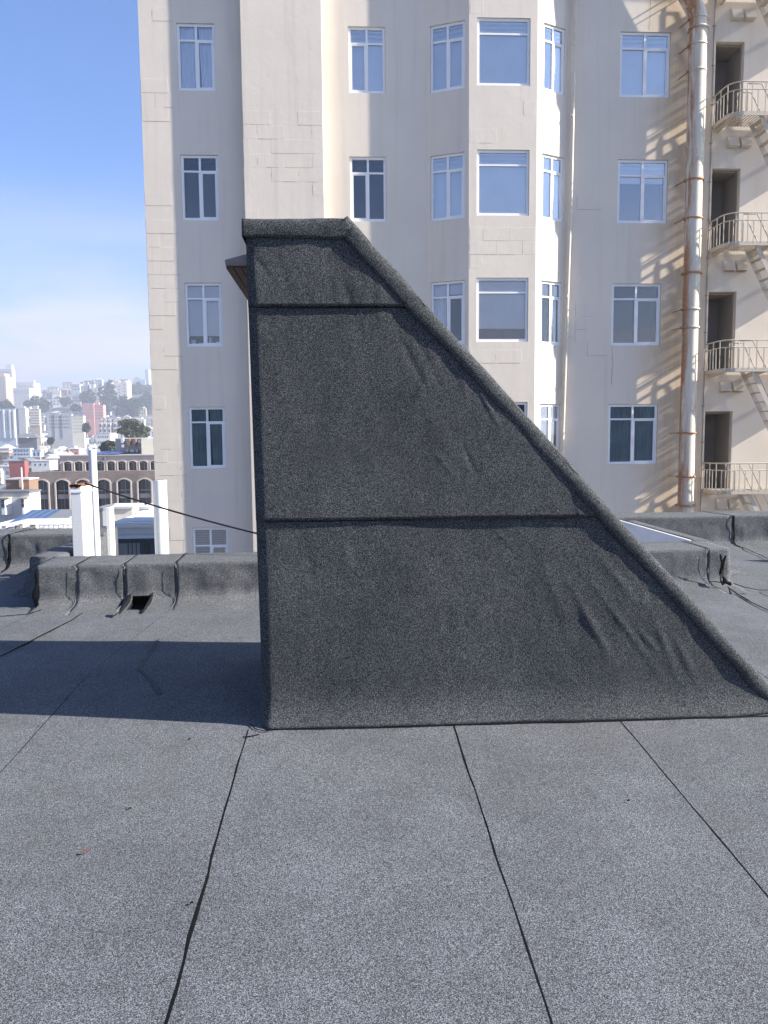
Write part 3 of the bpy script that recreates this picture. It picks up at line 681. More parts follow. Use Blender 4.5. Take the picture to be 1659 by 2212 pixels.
# raised masonry blocks whose joints still show through the paint
BW_, BH_ = .60, .302
JL = MB()
JM = plain('joint_line_dark', (.40, .355, .30), .9, .1)  # mortar joints in their own darker tone
def blocks(pl, u0, u1, z0, z1, dens, seedv, ops_):
    rnd = random.Random(seedv); rows = int((z1-z0)/BH_)
    for j in range(rows):
        z = z0+j*BH_; off = (BW_/2 if j % 2 else 0)
        u = u0-off
        while u < u1:
            a, b = max(u, u0), min(u+BW_, u1); u += BW_
            if b-a < .12: continue
            f = noise.noise((a*.7+seedv*3, z*.45, seedv))+.35*rnd.uniform(-1, 1)
            if f < dens: continue
            if any(a < o[2]+.05 and b > o[1]-.05 and z < o[4]+.05 and z+BH_ > o[3]-.05 for o in ops_): continue
            g = .004; t = rnd.uniform(.0008, .0016)
            m_ = MB(); e = .002
            for (p_, q_, vert) in ((z, 0, 0), (a, 1, 1)):
                if rnd.random() < .25: continue
                s0, s1 = sorted((rnd.uniform(0, .45), rnd.uniform(.55, 1)))
                if rnd.random() < .5: s0, s1 = 0, 1
                hw = rnd.uniform(.002, .0045)
                if vert: JL.quad(pl.P(a-hw, z+BH_*s0, -.0019), pl.P(a+hw, z+BH_*s0, -.0019), pl.P(a+hw, z+BH_*s1, -.0019), pl.P(a-hw, z+BH_*s1, -.0019))
                else: JL.quad(pl.P(a+(b-a)*s0, z-hw, -.0019), pl.P(a+(b-a)*s1, z-hw, -.0019), pl.P(a+(b-a)*s1, z+hw, -.0019), pl.P(a+(b-a)*s0, z+hw, -.0019))
            A, B_, C_, D_ = pl.P(a+g, z+g), pl.P(b-g, z+g), pl.P(b-g, z+BH_-g), pl.P(a+g, z+BH_-g)
            A2, B2, C2, D2 = pl.P(a+g+e, z+g+e, -t), pl.P(b-g-e, z+g+e, -t), pl.P(b-g-e, z+BH_-g-e, -t), pl.P(a+g+e, z+BH_-g-e, -t)
            m_.add([A, B_, C_, D_, A2, B2, C2, D2], [(4, 5, 6, 7), (0, 1, 5, 4), (1, 2, 6, 5), (2, 3, 7, 6), (3, 0, 4, 7)]); m_.build('wall_block', WALL, apt)
blocks(main, -4.35, -3.6, -.9, 11.6, -.05, 1, [])
blocks(Plane((-2.098, YW-PD, 0), (1, 0, 0)), 0, 1.745, 6.2, 11.6, .02, 2, [])
blocks(pF, .02, lF-.02, 1.6, 11.6, .18, 3, [w for w in bw if w[0] is pF])
blocks(main, 5.45, 6.2, 1.5, 9.0, .22, 4, [])
jo = JL.build('mortar_line', JM, apt); jo['kind'] = 'stuff'

# hairline cracks and drip marks in the paint
CKM = plain('crack_line_brown', (.26, .20, .15), .9, .1)
for k, l in enumerate(([(1322, 748), (1323, 790), (1320, 836)], [(1190, 190), (1188, 215), (1192, 232)], [(890, 165), (905, 168), (923, 169)], [(1405, 0), (1404, 40), (1402, 68)], [(1300, 480), (1285, 520), (1290, 545)], [(1285, 700), (1290, 760), (1286, 800)], [(560, 280), (600, 286), (655, 284)])):
    P_ = []
    for a, b in zip(l[:-1], l[1:]):
        for t in lin(0, 1, 9)[:-1]: P_.append((a[0]+(b[0]-a[0])*t+random.uniform(-1, 1), a[1]+(b[1]-a[1])*t+random.uniform(-.6, .6)))
    yy_ = YW-PD-.003 if k == 6 else (YW-.003); mb = MB()
    if k in (1, 2, 4, 5, 6): continue
    for i, p in enumerate(P_):
        q = onY(*p, yy_); h_ = .006*random.uniform(.4, 1)
        vert = abs(l[0][1]-l[-1][1]) > abs(l[0][0]-l[-1][0])
        mb.v += [(q.x-(h_ if vert else 0), q.y, q.z-(0 if vert else h_)), (q.x+(h_ if vert else 0), q.y, q.z+(0 if vert else h_))]
        if i: o = 2*i; mb.f.append((o-2, o, o+1, o-1))
    mb.build('paint_crack', CKM, apt)
# door leaves in the deep openings
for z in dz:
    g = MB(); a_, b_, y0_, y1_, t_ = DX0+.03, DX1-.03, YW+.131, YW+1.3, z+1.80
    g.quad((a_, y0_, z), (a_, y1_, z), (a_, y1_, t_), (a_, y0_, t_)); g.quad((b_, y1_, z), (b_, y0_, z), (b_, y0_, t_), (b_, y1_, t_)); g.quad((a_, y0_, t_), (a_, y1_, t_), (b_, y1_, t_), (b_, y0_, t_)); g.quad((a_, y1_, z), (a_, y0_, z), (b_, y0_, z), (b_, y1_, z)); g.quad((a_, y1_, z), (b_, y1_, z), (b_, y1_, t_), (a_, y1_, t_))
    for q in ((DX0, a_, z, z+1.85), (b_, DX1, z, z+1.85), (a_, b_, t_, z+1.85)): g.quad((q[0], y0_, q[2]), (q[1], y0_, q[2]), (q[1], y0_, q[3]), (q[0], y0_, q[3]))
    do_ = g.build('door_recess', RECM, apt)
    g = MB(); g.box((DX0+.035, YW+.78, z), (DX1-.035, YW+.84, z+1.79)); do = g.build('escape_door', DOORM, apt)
    g = MB()
    for (q0, q1) in ((.12, .8), (.95, 1.65)):
        g.box((DX0+.1, YW+.768, z+q0), (DX1-.1, YW+.779, z+q1))
    g.build('door_panel', DOORM, do)
    g = MB(); g.tube([(DX0+.06, YW+.75, z+.85), (DX0+.06, YW+.78, z+.85)], .02, 8); g.build('door_knob', BITUMEN, do)
# paired wall vents
vgrp = 'paired hooded vents on the beige wall'
vrow = ['highest on the beige wall above the top escape door', 'under the top fire escape balcony', 'under the second fire escape balcony from the top', 'under the third fire escape balcony from the top', 'under the lowest fire escape balcony']
for k in range(5):
    z = 11.12-FL*k
    for s, (a, b) in enumerate(((8.95, 9.19), (9.25, 9.49))):
        e = empty('wall_vent'); tag(e, ('left' if s == 0 else 'right')+' hooded vent of the pair '+vrow[k], 'vent', vgrp)
        g = MB(); g.prism([(a, YW-.001, z+.25), (a, YW-.03, z+.25), (a, YW-.13, z+.03), (a, YW-.13, z+.015), (a, YW-.001, z+.015)], (b-a, 0, 0)); g.build('vent_hood', CREAM, e, fix=True)
        g = MB(); g.box((a-.015, YW-.006, z-.01), (b+.015, YW-.001, z+.27)); g.build('vent_flange', CREAM, e)
        g = MB(); g.box((a+.015, YW-.115, z+.005), (b-.015, YW-.012, z+.014)); g.build('vent_screen', RUST if k in (2, 3) else CREAM, e)

# downspout and conduit
ds = empty('downspout'); tag(ds, 'slim cream downspout in the corner right of the bay windows', 'downspout')
q = [onY(1243, 0, 17.9), onY(1234, 400, 17.9), onY(1215, 960, 17.9)]
q0 = q[0]+(q[0]-q[1])*1.0; q3 = q[2]+(q[2]-q[1])*.8
mb = MB(); mb.tube([q0, q[0], q[1], q[2], q3], .04, 12); mb.build('downspout_pipe', CREAM, ds, True)
sm = MB().tube([(0, 0, -.03), (0, 0, .03)], .047, 12).mesh('pipe_strap'); sm.materials.append(CREAM)
for y in (95, 250, 640, 830):
    t = onY(1237, y, 17.9); x_ = q[0].lerp(q[2], (q[0].z-t.z)/(q[0].z-q[2].z)).x; put('pipe_strap', sm, ds, Matrix.Translation((x_, 17.9, t.z)))
cn = empty('conduit'); tag(cn, 'thin cable conduit running down the wall between duct and escape doors', 'conduit')
mb = MB(); pts = [Vector((8.565+.012*noise.noise((z*.8, 2, 2)), YW-.016, z)) for z in lin(-2, 12.2, 60)]; mb.tube(pts, .013, 6); mb.build('conduit_line', plain('conduit_grey', (.33, .30, .27), .7), cn, True)
me_ = MB().box((-.03, -.004, -.012), (.03, .014, .012)).mesh('conduit_clip'); me_.materials.append(RUST)
for z in lin(-1, 11, 14): put('conduit_clip', me_, cn, Matrix.Translation((8.565, YW-.018, z)))

# exhaust duct
du = empty('exhaust_duct'); tag(du, 'fat cream exhaust duct streaked with rust climbing the beige wall', 'duct')
DXc, DYc = 8.035, YW-.36
rings = [42, 99, 155, 390, 473, 669, 708, 935, 1029]; flg = [64, 591, 1091]
zz_ = sorted([onY(1490, y, DYc).z for y in rings+flg])
zl = [onY(1470, 1260, DYc).z]+zz_
for i in range(len(zl)-1):
    a, b = zl[i], zl[i+1]; r = .195 if b > 8 else (.185 if b > 5.2 else .178)
    mb = MB(); n = 4; mb.tube([(DXc, DYc, a+(b-a)*t+.001) for t in lin(0, 1, n)], [r*(1-.012*t) for t in lin(0, 1, n)], 28, caps=False); mb.build('duct_section', DUCT, du, True)
zt_ = zl[-1]; mb = MB()
pts = [(DXc, DYc, zt_), (DXc-.01, DYc, zt_+.05), (DXc-.04, DYc, zt_+.12), (DXc-.10, DYc, zt_+.23), (DXc-.6, DYc, zt_+1.06), (DXc-1.1, DYc, zt_+1.89)]
mb.tube(pts, .197, 28, caps=False); mb.build('duct_elbow', DUCT, du, True)
for y in rings:
    z = onY(1490, y, DYc).z; rust = y in (390, 473, 935, 1029)
    mb = MB(); mb.tube([(DXc, DYc, z-.02), (DXc, DYc, z-.018), (DXc, DYc, z+.018), (DXc, DYc, z+.02)], [.19, .205, .205, .19], 28, caps=False); o = mb.build('duct_strap', RUST if rust else DUCT, du, True)
    mb = MB(); mb.bar((DXc-.2, DYc+.02, z), (DXc-.27, YW, z), .03, .014); mb.bar((DXc+.2, DYc+.02, z), (DXc+.24, YW, z), .03, .014); mb.box((DXc-.24, DYc-.03, z-.02), (DXc-.19, DYc+.03, z+.02)); mb.box((DXc+.19, DYc-.02, z-.02), (DXc+.225, DYc+.02, z+.02)); mb.build('strap_bracket', RUST, o)
for y in flg:
    z = onY(1490, y, DYc).z; mb = MB(); mb.tube([(DXc, DYc, z-.02), (DXc, DYc, z-.019), (DXc, DYc, z+.019), (DXc, DYc, z+.02)], [.19, .235, .235, .19], 28, caps=False); mb.build('duct_flange', RUST if y > 100 else DUCT, du, True)

# fire escape balconies
pos = ['top', 'second from the top', 'third from the top', 'lowest']
PX0, PX1, PYf = 8.60, 12.4, YW-.80
bal_me = MB().bar((0, 0, 0), (0, 0, 1), .018).mesh('baluster'); bal_me.materials.append(ESC)
def rail_path(z, off=0):
    pts = [Vector((PX0, YW, z)), Vector((PX0+.01, YW-.5, z))]
    for g in lin(0, 90, 5): pts.append(Vector((PX0+.30-.29*math.cos(R(g)), YW-.50-.30*math.sin(R(g)), z)))
    pts += [Vector((x, PYf, z)) for x in (9.6, 10.6, 11.6, PX1)]; return pts
zlist = [dz[3], dz[2], dz[1], dz[0], dz[3]+FL, dz[3]+2*FL]
for k, z in enumerate(zlist):
    e = empty('fire_escape_balcony'); lab = ('cream iron fire escape balcony with curved railing, '+pos[k]+' on the beige wall') if k < 4 else 'cream iron fire escape balcony above the top edge of the view, '+('one floor higher' if k == 4 else 'two floors higher')
    tag(e, lab, 'fire escape', 'fire escape balconies')
    mb = MB(); x = PX0+.06
    while x < PX1:
        mb.box((x, PYf+.02, z-.028), (x+.023, YW-.02, z-.008)); x += .072
    o = mb.build('grating', ESC, e); o['kind'] = 'stuff'
    mb = MB(); rp_ = rail_path(z-.035)
    for a, b in zip(rp_[:-1], rp_[1:]): mb.bar(a, b, .012, .085)
    mb.build('edge_channel', ESC, e)
    for x in (8.68, 9.62, 11.2):
        mb = MB(); mb.prism([(x, YW, z-.035), (x, PYf+.02, z-.035), (x, PYf+.1, z-.09), (x, YW, z-.15)], (.06, 0, 0)); mb.build('bracket', ESC, e, fix=True)
    for nm, hz, rr in (('top_rail', .63, .015), ('mid_rail', .47, .012)):
        mb = MB(); mb.tube(rail_path(z+hz), rr, 8); mb.build(nm, ESC, e, True)
    rp_ = rail_path(0); seg = []
    tot = sum((b-a).length for a, b in zip(rp_[:-1], rp_[1:])); s = .07; cnt = 0
    while s < tot:
        acc = 0
        for a, b in zip(rp_[:-1], rp_[1:]):
            l_ = (b-a).length
            if acc+l_ >= s: p = a.lerp(b, (s-acc)/l_); break
            acc += l_
        hgt = .63 if cnt % 2 == 0 else .47
        put('baluster', bal_me, e, Matrix.Translation((p.x, p.y, z-.02)) @ Matrix.Diagonal((1, 1, hgt+.02, 1))); s += .135 if s < 1.2 else .17; cnt += 1
# stairs between balconies
tr_me = MB().box((0, 0, 0), (.12, .40, .022)).mesh('stair_tread'); tr_me.materials.append(ESC)
for k, z in enumerate([dz[3], dz[2], dz[1], dz[0], dz[3]+FL]):
    e = empty('escape_stair'); tag(e, 'steep cream iron stair dropping from the '+(pos[k] if k < 4 else 'unseen higher')+' fire escape balcony', 'stair', 'fire escape stairs')
    a = Vector((9.32, 0, z)); b = Vector((10.8, 0, z-FL))
    for y in (YW-.72, YW-.28):
        A = Vector((a.x, y, a.z)); B_ = Vector((b.x, y, b.z)); mb = MB(); mb.bar(A, B_, .012, .10); mb.build('stringer', ESC, e)
        mb = MB(); mb.tube([A+Vector((-.3, 0, .62)), A+Vector((.02, 0, .62)), B_+Vector((.02, 0, .62))], .013, 8); mb.tube([A+Vector((-.3, 0, 0)), A+Vector((-.3, 0, .62))], .012, 6); mb.build('handrail', ESC, e, True)
    for t in lin(.04, .96, 12):
        p = a.lerp(b, t); put('stair_tread', tr_me, e, Matrix.Translation((p.x-.05, YW-.70, p.z-.01)))

# ================================================================== TOWN BEYOND
GY = [(-3000, -30), (-40, -26), (120, -24), (150, -14)] 
def gl(y_px, Y): return onY(170, y_px, Y).z
for (Y, y) in ((185, 1078), (260, 1052), (400, 1020), (560, 988), (750, 955), (950, 922), (1250, 868), (1400, 858)): GY.append((Y, gl(y, Y)))
GY += [(1700, GY[-1][1]-12), (4100, -20)]
def gz(X, Y):
    for (a, za), (b, zb_) in zip(GY[:-1], GY[1:]):
        if a <= Y <= b:
            z = za+(zb_-za)*(Y-a)/(b-a); break
    if Y > 700 and X != 0:
        f = min(1, (Y-700)/500)*max(0, 1-abs(Y-1250)/1500); px = X/Y
        z += f*26*max(0, min(1, (px+.42)/.10))*max(0, min(1, (.4-px)/.3))
    return z
tm = MB(); xs_ = [-4100, -3000, -1800, -1300, -1000, -800, -600, -480, -380, -300, -220, -150, -90, -40, 0, 40, 100, 200, 400, 800, 1500, 3000, 4100]
ys_ = [-3000, -1000, -300, -40, 60, 120, 150, 185, 220, 260, 330, 400, 480, 560, 650, 750, 850, 950, 1050, 1150, 1250, 1330, 1400, 1550, 1700, 2500, 4100]
gridmesh(tm, xs_, ys_, lambda x, y: gz(x, y)-1.0)
gk = N('town_ground'); n_ = gk.noise(.03, 6, .65); gk.col(gk.ramp(n_, [(.35, (.06, .075, .06)), (.5, (.15, .155, .155)), (.65, (.26, .26, .26))])); gk.set(.95, .1)
tag(tm.build('hillside', gk.m, None, True), 'grey and green ground rising to the far hill', None, None, 'structure')

MC = {}
def cmat(name, c, var=.08):
    if name not in MC: MC[name] = plain('town_'+name, c, .8, .2, var, .35)
    return MC[name]
C_WHITE = cmat('white', (.58, .58, .575)); C_CREAM = cmat('cream', (.66, .61, .53)); C_GREY = cmat('pale_grey', (.46, .46, .46)); C_PINK = cmat('pink', (.60, .33, .30))
C_TAN = cmat('tan', (.42, .36, .28)); C_BLUE = cmat('pale_blue', (.42, .50, .58)); C_RED = cmat('brick_red', (.30, .09, .08)); C_YEL = cmat('pale_yellow', (.68, .64, .52))
C_SAL = cmat('salmon', (.66, .40, .33)); C_SLATE = cmat('slate', (.16, .17, .19)); C_DGREY = cmat('dark_grey', (.14, .145, .16)); C_BROWN = cmat('brown', (.22, .14, .10)); C_PEACH = cmat('peach', (.62, .40, .29))
TGL = N('town_window_glass'); TGL.col((.035, .045, .06)); TGL = TGL.set(.12, .6)
TGLL = N('town_window_pale'); TGLL.col((.17, .19, .22)); TGLL = TGLL.set(.2, .5)
WME = {}
def wmesh(mat):
    if mat.name not in WME:
        me = MB().box((0, 0, 0), (1, 1, 1)).mesh('window'); me.materials.append(mat); WME[mat.name] = me
    return WME[mat.name]
def wbox(parent, x, y, z, w, h, mat=TGL, side=False, name='window'):
    M = Matrix.Translation((x, y-.06, z)) @ Matrix.Diagonal((w, .1, h, 1))
    if side: M = Matrix.Translation((x-.04, y, z)) @ Matrix.Diagonal((.1, w, h, 1))
    return put(name, wmesh(mat), parent, M)
LM = {}
def block(label, x0, xs, x1, yt, yb, Y, mat, cat='building', cols=0, rows=0, wf=(.42, .42), side=None, roofm=None, sidecols=0, wm=TGL, name='town_building', group='landmark buildings in the town beyond', m=.08, top=.04, bot=.04, key=None, depth=None):
    """photo-pixel box: front face x0..xs, sunlit side xs..x1"""
    x0, xs, x1, yt, yb = (v*K for v in (x0, xs, x1, yt, yb))
    A = onY(x0, yt, Y); X1 = onY(xs, yt, Y).x; X0 = A.x; zt = A.z; zb_ = onY(x0, yb, Y).z
    D = depth or (max(3, onX(x1, yt, X1).y-Y) if x1 > xs+.1 else (X1-X0)*.8); D = min(D, 70)
    e = empty(name, (X0, Y, zb_)); tag(e, label, cat, group)
    w = X1-X0; h = zt-zb_
    mb = MB(); mb.box((0, 0, -14), (w, D, h)); mb.build('wall', mat, e)
    pr = min(.5, .02*h+.15); mb = MB(); mb.box((-.1, -.12, h+.002), (w+.1, D+.1, h+pr)); mb.box((.3, .3, h+pr), (w-.3, D-.3, h+pr+.03)); mb.build('roof', roofm or mat, e)
    if cols:
        cw = w*(1-2*m)/cols; chh = h*(1-top-bot)/rows
        for i in range(cols):
            for j in range(rows):
                wbox(e, w*m+cw*(i+.5-wf[0]/2), 0, h*bot+chh*(j+.5-wf[1]/2), cw*wf[0], chh*wf[1], wm)
    if sidecols:
        cw = D/sidecols; chh = h*(1-top-bot)/rows
        for i in range(sidecols):
            for j in range(rows): wbox(e, w, cw*(i+.3), h*bot+chh*(j+.5-wf[1]/2), cw*.4, chh*wf[1], TGLL, True)
    if key: LM[key] = ((x0+x1)/2, (yt+yb)/2, Y)
    return e, w, D, h
# far skyline, left
e, w, D, h = block('tallest pale grey tower at the far left edge of the skyline', -24, 29, 38, 924, 1012, 1180, C_GREY, cols=9, rows=14, wf=(.5, .4), sidecols=2, key='the tall grey tower')
mb = MB(); mb.box((w*.72, 2, h+.6), (w*.98, D-2, h+7.5)); mb.build('roof_tower', C_WHITE, e)
e, w, D, h = block('salmon brick tower with a shaded grey front, in front of the tall pale tower', -22, 13, 31, 941, 1012, 1090, C_TAN, cols=5, rows=11, wf=(.42, .45), sidecols=3, key='the salmon tower')
mb = MB(); mb.box((w+.02, .3, -10), (w+.35, D-.3, h-.5)); mb.build('sunlit_side', C_PEACH, e)  # front shade and side sunlight put into two colours
mb = MB(); mb.box((w*.1, 2, h+.6), (w*.9, D-4, h+4.5)); mb.build('roof_box', C_PEACH, e)
e, w, D, h = block('white hotel slab stepped up behind with rows of small dark windows', 40, 84, 100, 957, 1018, 1130, C_WHITE, cols=9, rows=6, wf=(.35, .3), top=.06, key=None)
mb = MB(); mb.tube([(w*.96, 4, h), (w*.96, 4, h+3.4)], 1.7, 10); mb.tube([(w*.96, 4, h+3.4), (w*.96, 4, h+4.6)], [1.7, .1], 10); mb.build('water_tank', C_WHITE, e)
e, w, D, h = block('white hotel front with a grid of small square windows beside the salmon tower', 32, 73, 97, 971, 1022, 1060, C_WHITE, cols=6, rows=8, wf=(.42, .36), sidecols=0, key='the white hotel')
mb = MB(); mb.box((-.15, -.4, h*.84), (w+.15, D, h*.865)); mb.build('cornice', C_GREY, e)
# middle left
e, w, D, h = block('blue grey apartment tower with white vertical bay strips at the left edge', -30, 37, 40, 1024, 1078, 560, C_BLUE, cols=10, rows=9, wf=(.55, .4), wm=TGLL, key='the striped bay tower')
for t in (.10, .33, .55, .78, .93):
    mb = MB(); mb.box((w*t, -.9, -5), (w*t+w*.05, -.01, h-.3)); mb.build('bay_strip', C_WHITE, e)
e, w, D, h = block('blank grey slab tower with one yellowish sunlit edge', 39, 63, 70, 1022, 1090, 520, C_GREY, key='the blank grey tower')
mb = MB(); mb.box((-.0, -.16, -5), (w*.28, -.01, h-.2)); mb.build('shade_strip', C_SLATE, e)  # shaded left part of the front painted as a dark strip
mb = MB(); mb.box((w*.2, 2, h+.5), (w*.8, D*.8, h+1.8)); mb.build('roof_box', C_GREY, e)
mb = MB(); mb.box((w+.01, .1, -6), (w+.14, D-.1, h)); mb.build('sunlit_side', C_YEL, e)  # sunlight on the side face painted as a thin yellowish slab
e, w, D, h = block('beige office block with horizontal banded floors beside the grey slab', 75, 98, 100, 1024, 1066, 600, C_TAN, key='the banded office block')
for j in range(6):
    z = h*(.06+.155*j); mb = MB(); mb.box((w*.02, -.5, z), (w, -.02, z+h*.085)); mb.build('floor_band', C_CREAM, e)
mb = MB(); mb.box((w*.25, 3, h+.5), (w*.8, D-2, h+3)); mb.build('roof_box', C_GREY, e)
e, w, D, h = block('broad grey apartment block with four rows of paired windows', 117, 179, 180, 1037, 1076, 520, C_GREY, cols=12, rows=4, wf=(.38, .42), bot=.08, key='the broad grey block')
for t in (.27, .585): 
    mb = MB(); mb.box((w*t, -.3, -5), (w*t+.35, -.01, h+.3)); mb.build('drain_strip', C_DGREY, e)
block('cream sunlit block with a stepped parapet right of the broad grey block', 179, 209, 210, 1041, 1086, 505, C_YEL, cols=6, rows=5, wf=(.3, .34), wm=TGLL, key='the cream sunlit block')
block('bluish shaded wing of the pink apartment building', 207, 234, 236, 1009, 1049, 700, C_PINK, cols=5, rows=6, wf=(.5, .35), wm=TGLL)
e, w, D, h = block('pink apartment building glowing in the sun below the dark trees', 235, 258, 264, 1013, 1050, 690, C_PINK, cols=4, rows=5, wf=(.4, .36), key='the pink apartments')
mb = MB(); mb.box((w*.1, 1, h+.5), (w*.5, D*.6, h+2.5)); mb.build('roof_box', C_PINK, e)
for (a, b, lab, cs) in ((247, 279, 'left mansard row with grey dormers and white bays', 3), (283, 323, 'right mansard row with grey dormers and white bays', 4)):
    e, w, D, h = block(lab, a, b, b+1, 1057, 1083, 420, C_CREAM, cols=cs, rows=2, wf=(.36, .4), key='the '+lab.split()[0]+' mansard row')
    mb = MB(); mb.prism([(0, .2, h+.5), (0, 1.4, h+2.6), (0, D-1, h+2.6), (0, D-.2, h+.5)], (w, 0, 0)); rf = mb.build('mansard_roof', C_SLATE, e, fix=True)
    for i in range(cs):
        x = w*(i+.5)/cs; mb = MB(); mb.prism([(x-.8, .1, h+.6), (x+.8, .1, h+.6), (x+.8, .1, h+1.7), (x, .1, h+2.3), (x-.8, .1, h+1.7)], (0, 1.3, 0)); mb.build('dormer', C_GREY, rf, fix=True)
        mb = MB(); mb.box((x-w*.09, -.7, -4), (x+w*.09, -.01, h*.95)); bz = mb.build('bay', C_WHITE, e)
        wbox(bz, x-w*.05, -.7, h*.58, w*.1, h*.28); wbox(bz, x-w*.05, -.7, h*.12, w*.1, h*.25)
# hill top right
for (a, b, c_, yt, lab) in ((290, 304, 305, 961, 'left one of the twin cream slab apartments on the wooded hill'), (305, 317, 328, 957, 'right one of the twin cream slab apartments on the wooded hill')):
    e, w, D, h = block(lab, a, b, c_, yt, 1000, 1010, C_CREAM, cols=1, rows=5, wf=(.3, .4), key='the twin slabs'); mb = MB(); mb.box((w*.2, 2, h+.4), (w*.8, D*.7, h+3)); mb.build('roof_box', C_CREAM, e)
block('small cream apartment block on the hill left of the layered cypress', 234, 251, 259, 971, 1003, 1040, C_CREAM, cols=2, rows=4, wf=(.34, .45), key='the small hill apartments')
block('slender bluish tower at the right end of the skyline', 362, 371, 380, 924, 985, 1330, C_BLUE, cols=3, rows=14, wf=(.6, .4), wm=TGLL, key='the slender bluish tower')
block('wide pale blue block joined to the slender skyline tower', 338, 363, 364, 949, 990, 1300, C_BLUE, cols=7, rows=6, wf=(.4, .35), wm=TGLL, key='the wide blue block')
# nearer rooftops
block('deep red wooden house with a flat roof', 22, 61, 68, 1154, 1178, 235, C_RED, 'house', roofm=C_SLATE, key='the red house')
e, w, D, h = block('white house with three dark windows right of the red house', 78, 124, 144, 1153, 1176, 225, C_WHITE, 'house', cols=3, rows=1, wf=(.22, .3), bot=.3, key='the white house')
mb = MB(); mb.box((w*.28, 3, h), (w*.31, 3.2, h+2.6)); mb.build('chimney', C_WHITE, e)
block('pale pink house with two tall windows behind the slim pipe', 174, 197, 215, 1123, 1148, 260, C_PINK, 'house', cols=2, rows=1, wf=(.2, .5), roofm=C_WHITE)
block('long dark blue row house with a white cornice', 31, 76, 78, 1122, 1141, 300, C_BLUE, 'house', cols=5, rows=2, wf=(.5, .4), roofm=C_WHITE, key='the long blue row house')
block('low teal house with a flat grey roof beside the long row house', 80, 102, 108, 1126, 1144, 290, C_BLUE, 'house', cols=2, rows=1, wf=(.4, .5), roofm=C_GREY)
e, w, D, h = block('broad dark hip roofed house with a band of windows', 46, 92, 95, 1096, 1106, 380, C_DGREY, 'house', cols=8, rows=1, wf=(.6, .5), wm=TGLL); mb = MB(); mb.add([(-.8, -.8, h+.5), (w+.8, -.8, h+.5), (w+.8, D+.8, h+.5), (-.8, D+.8, h+.5), (w*.2, D*.5, h+2.4), (w*.8, D*.5, h+2.4)], [(0, 1, 5, 4), (1, 2, 5), (2, 3, 4, 5), (3, 0, 4)]); mb.build('hip_roof', C_SLATE, e)
block('long tan wall of a low building behind the red and white houses', 45, 150, 152, 1144, 1158, 250, C_TAN, roofm=C_GREY)
e, w, D, h = block('grey stepped terrace house with a wide white side', 240, 275, 294, 1084, 1114, 330, C_WHITE, 'house', cols=5, rows=2, wf=(.5, .4), wm=TGLL, roofm=C_GREY)

# filler houses up the hillside
RG = random.Random(5); LMK = list(LM.items()); used = set(); hn = 0
COLS = [('white', C_WHITE, 9), ('cream', C_CREAM, 5), ('pale grey', C_GREY, 5), ('pink', C_PINK, 1), ('tan', C_TAN, 3), ('pale blue', C_BLUE, 3), ('pale yellow', C_YEL, 2), ('peach', C_PEACH, 2), ('brown', C_BROWN, 1)]
CW = [c for c in COLS for _ in range(c[2])]
ROWS = [(165, 9), (200, 10), (225, 9), (245, 10), (272, 10), (300, 11), (325, 11), (350, 13), (390, 12), (430, 14), (465, 12), (500, 15), (540, 12), (580, 15), (660, 16), (760, 16), (860, 17), (960, 18), (1080, 19), (1200, 20), (1300, 18)]
def relation(x, y):
    best = min(LMK, key=lambda q: (q[1][0]-x)**2+(1.5*(q[1][1]-y))**2); dx, dy = x-best[1][0], y-best[1][1]
    if abs(dx) > 1.4*abs(dy): r = 'right of' if dx > 0 else 'left of'
    else: r = 'below' if dy > 0 else 'above'
    return r+' '+best[0]
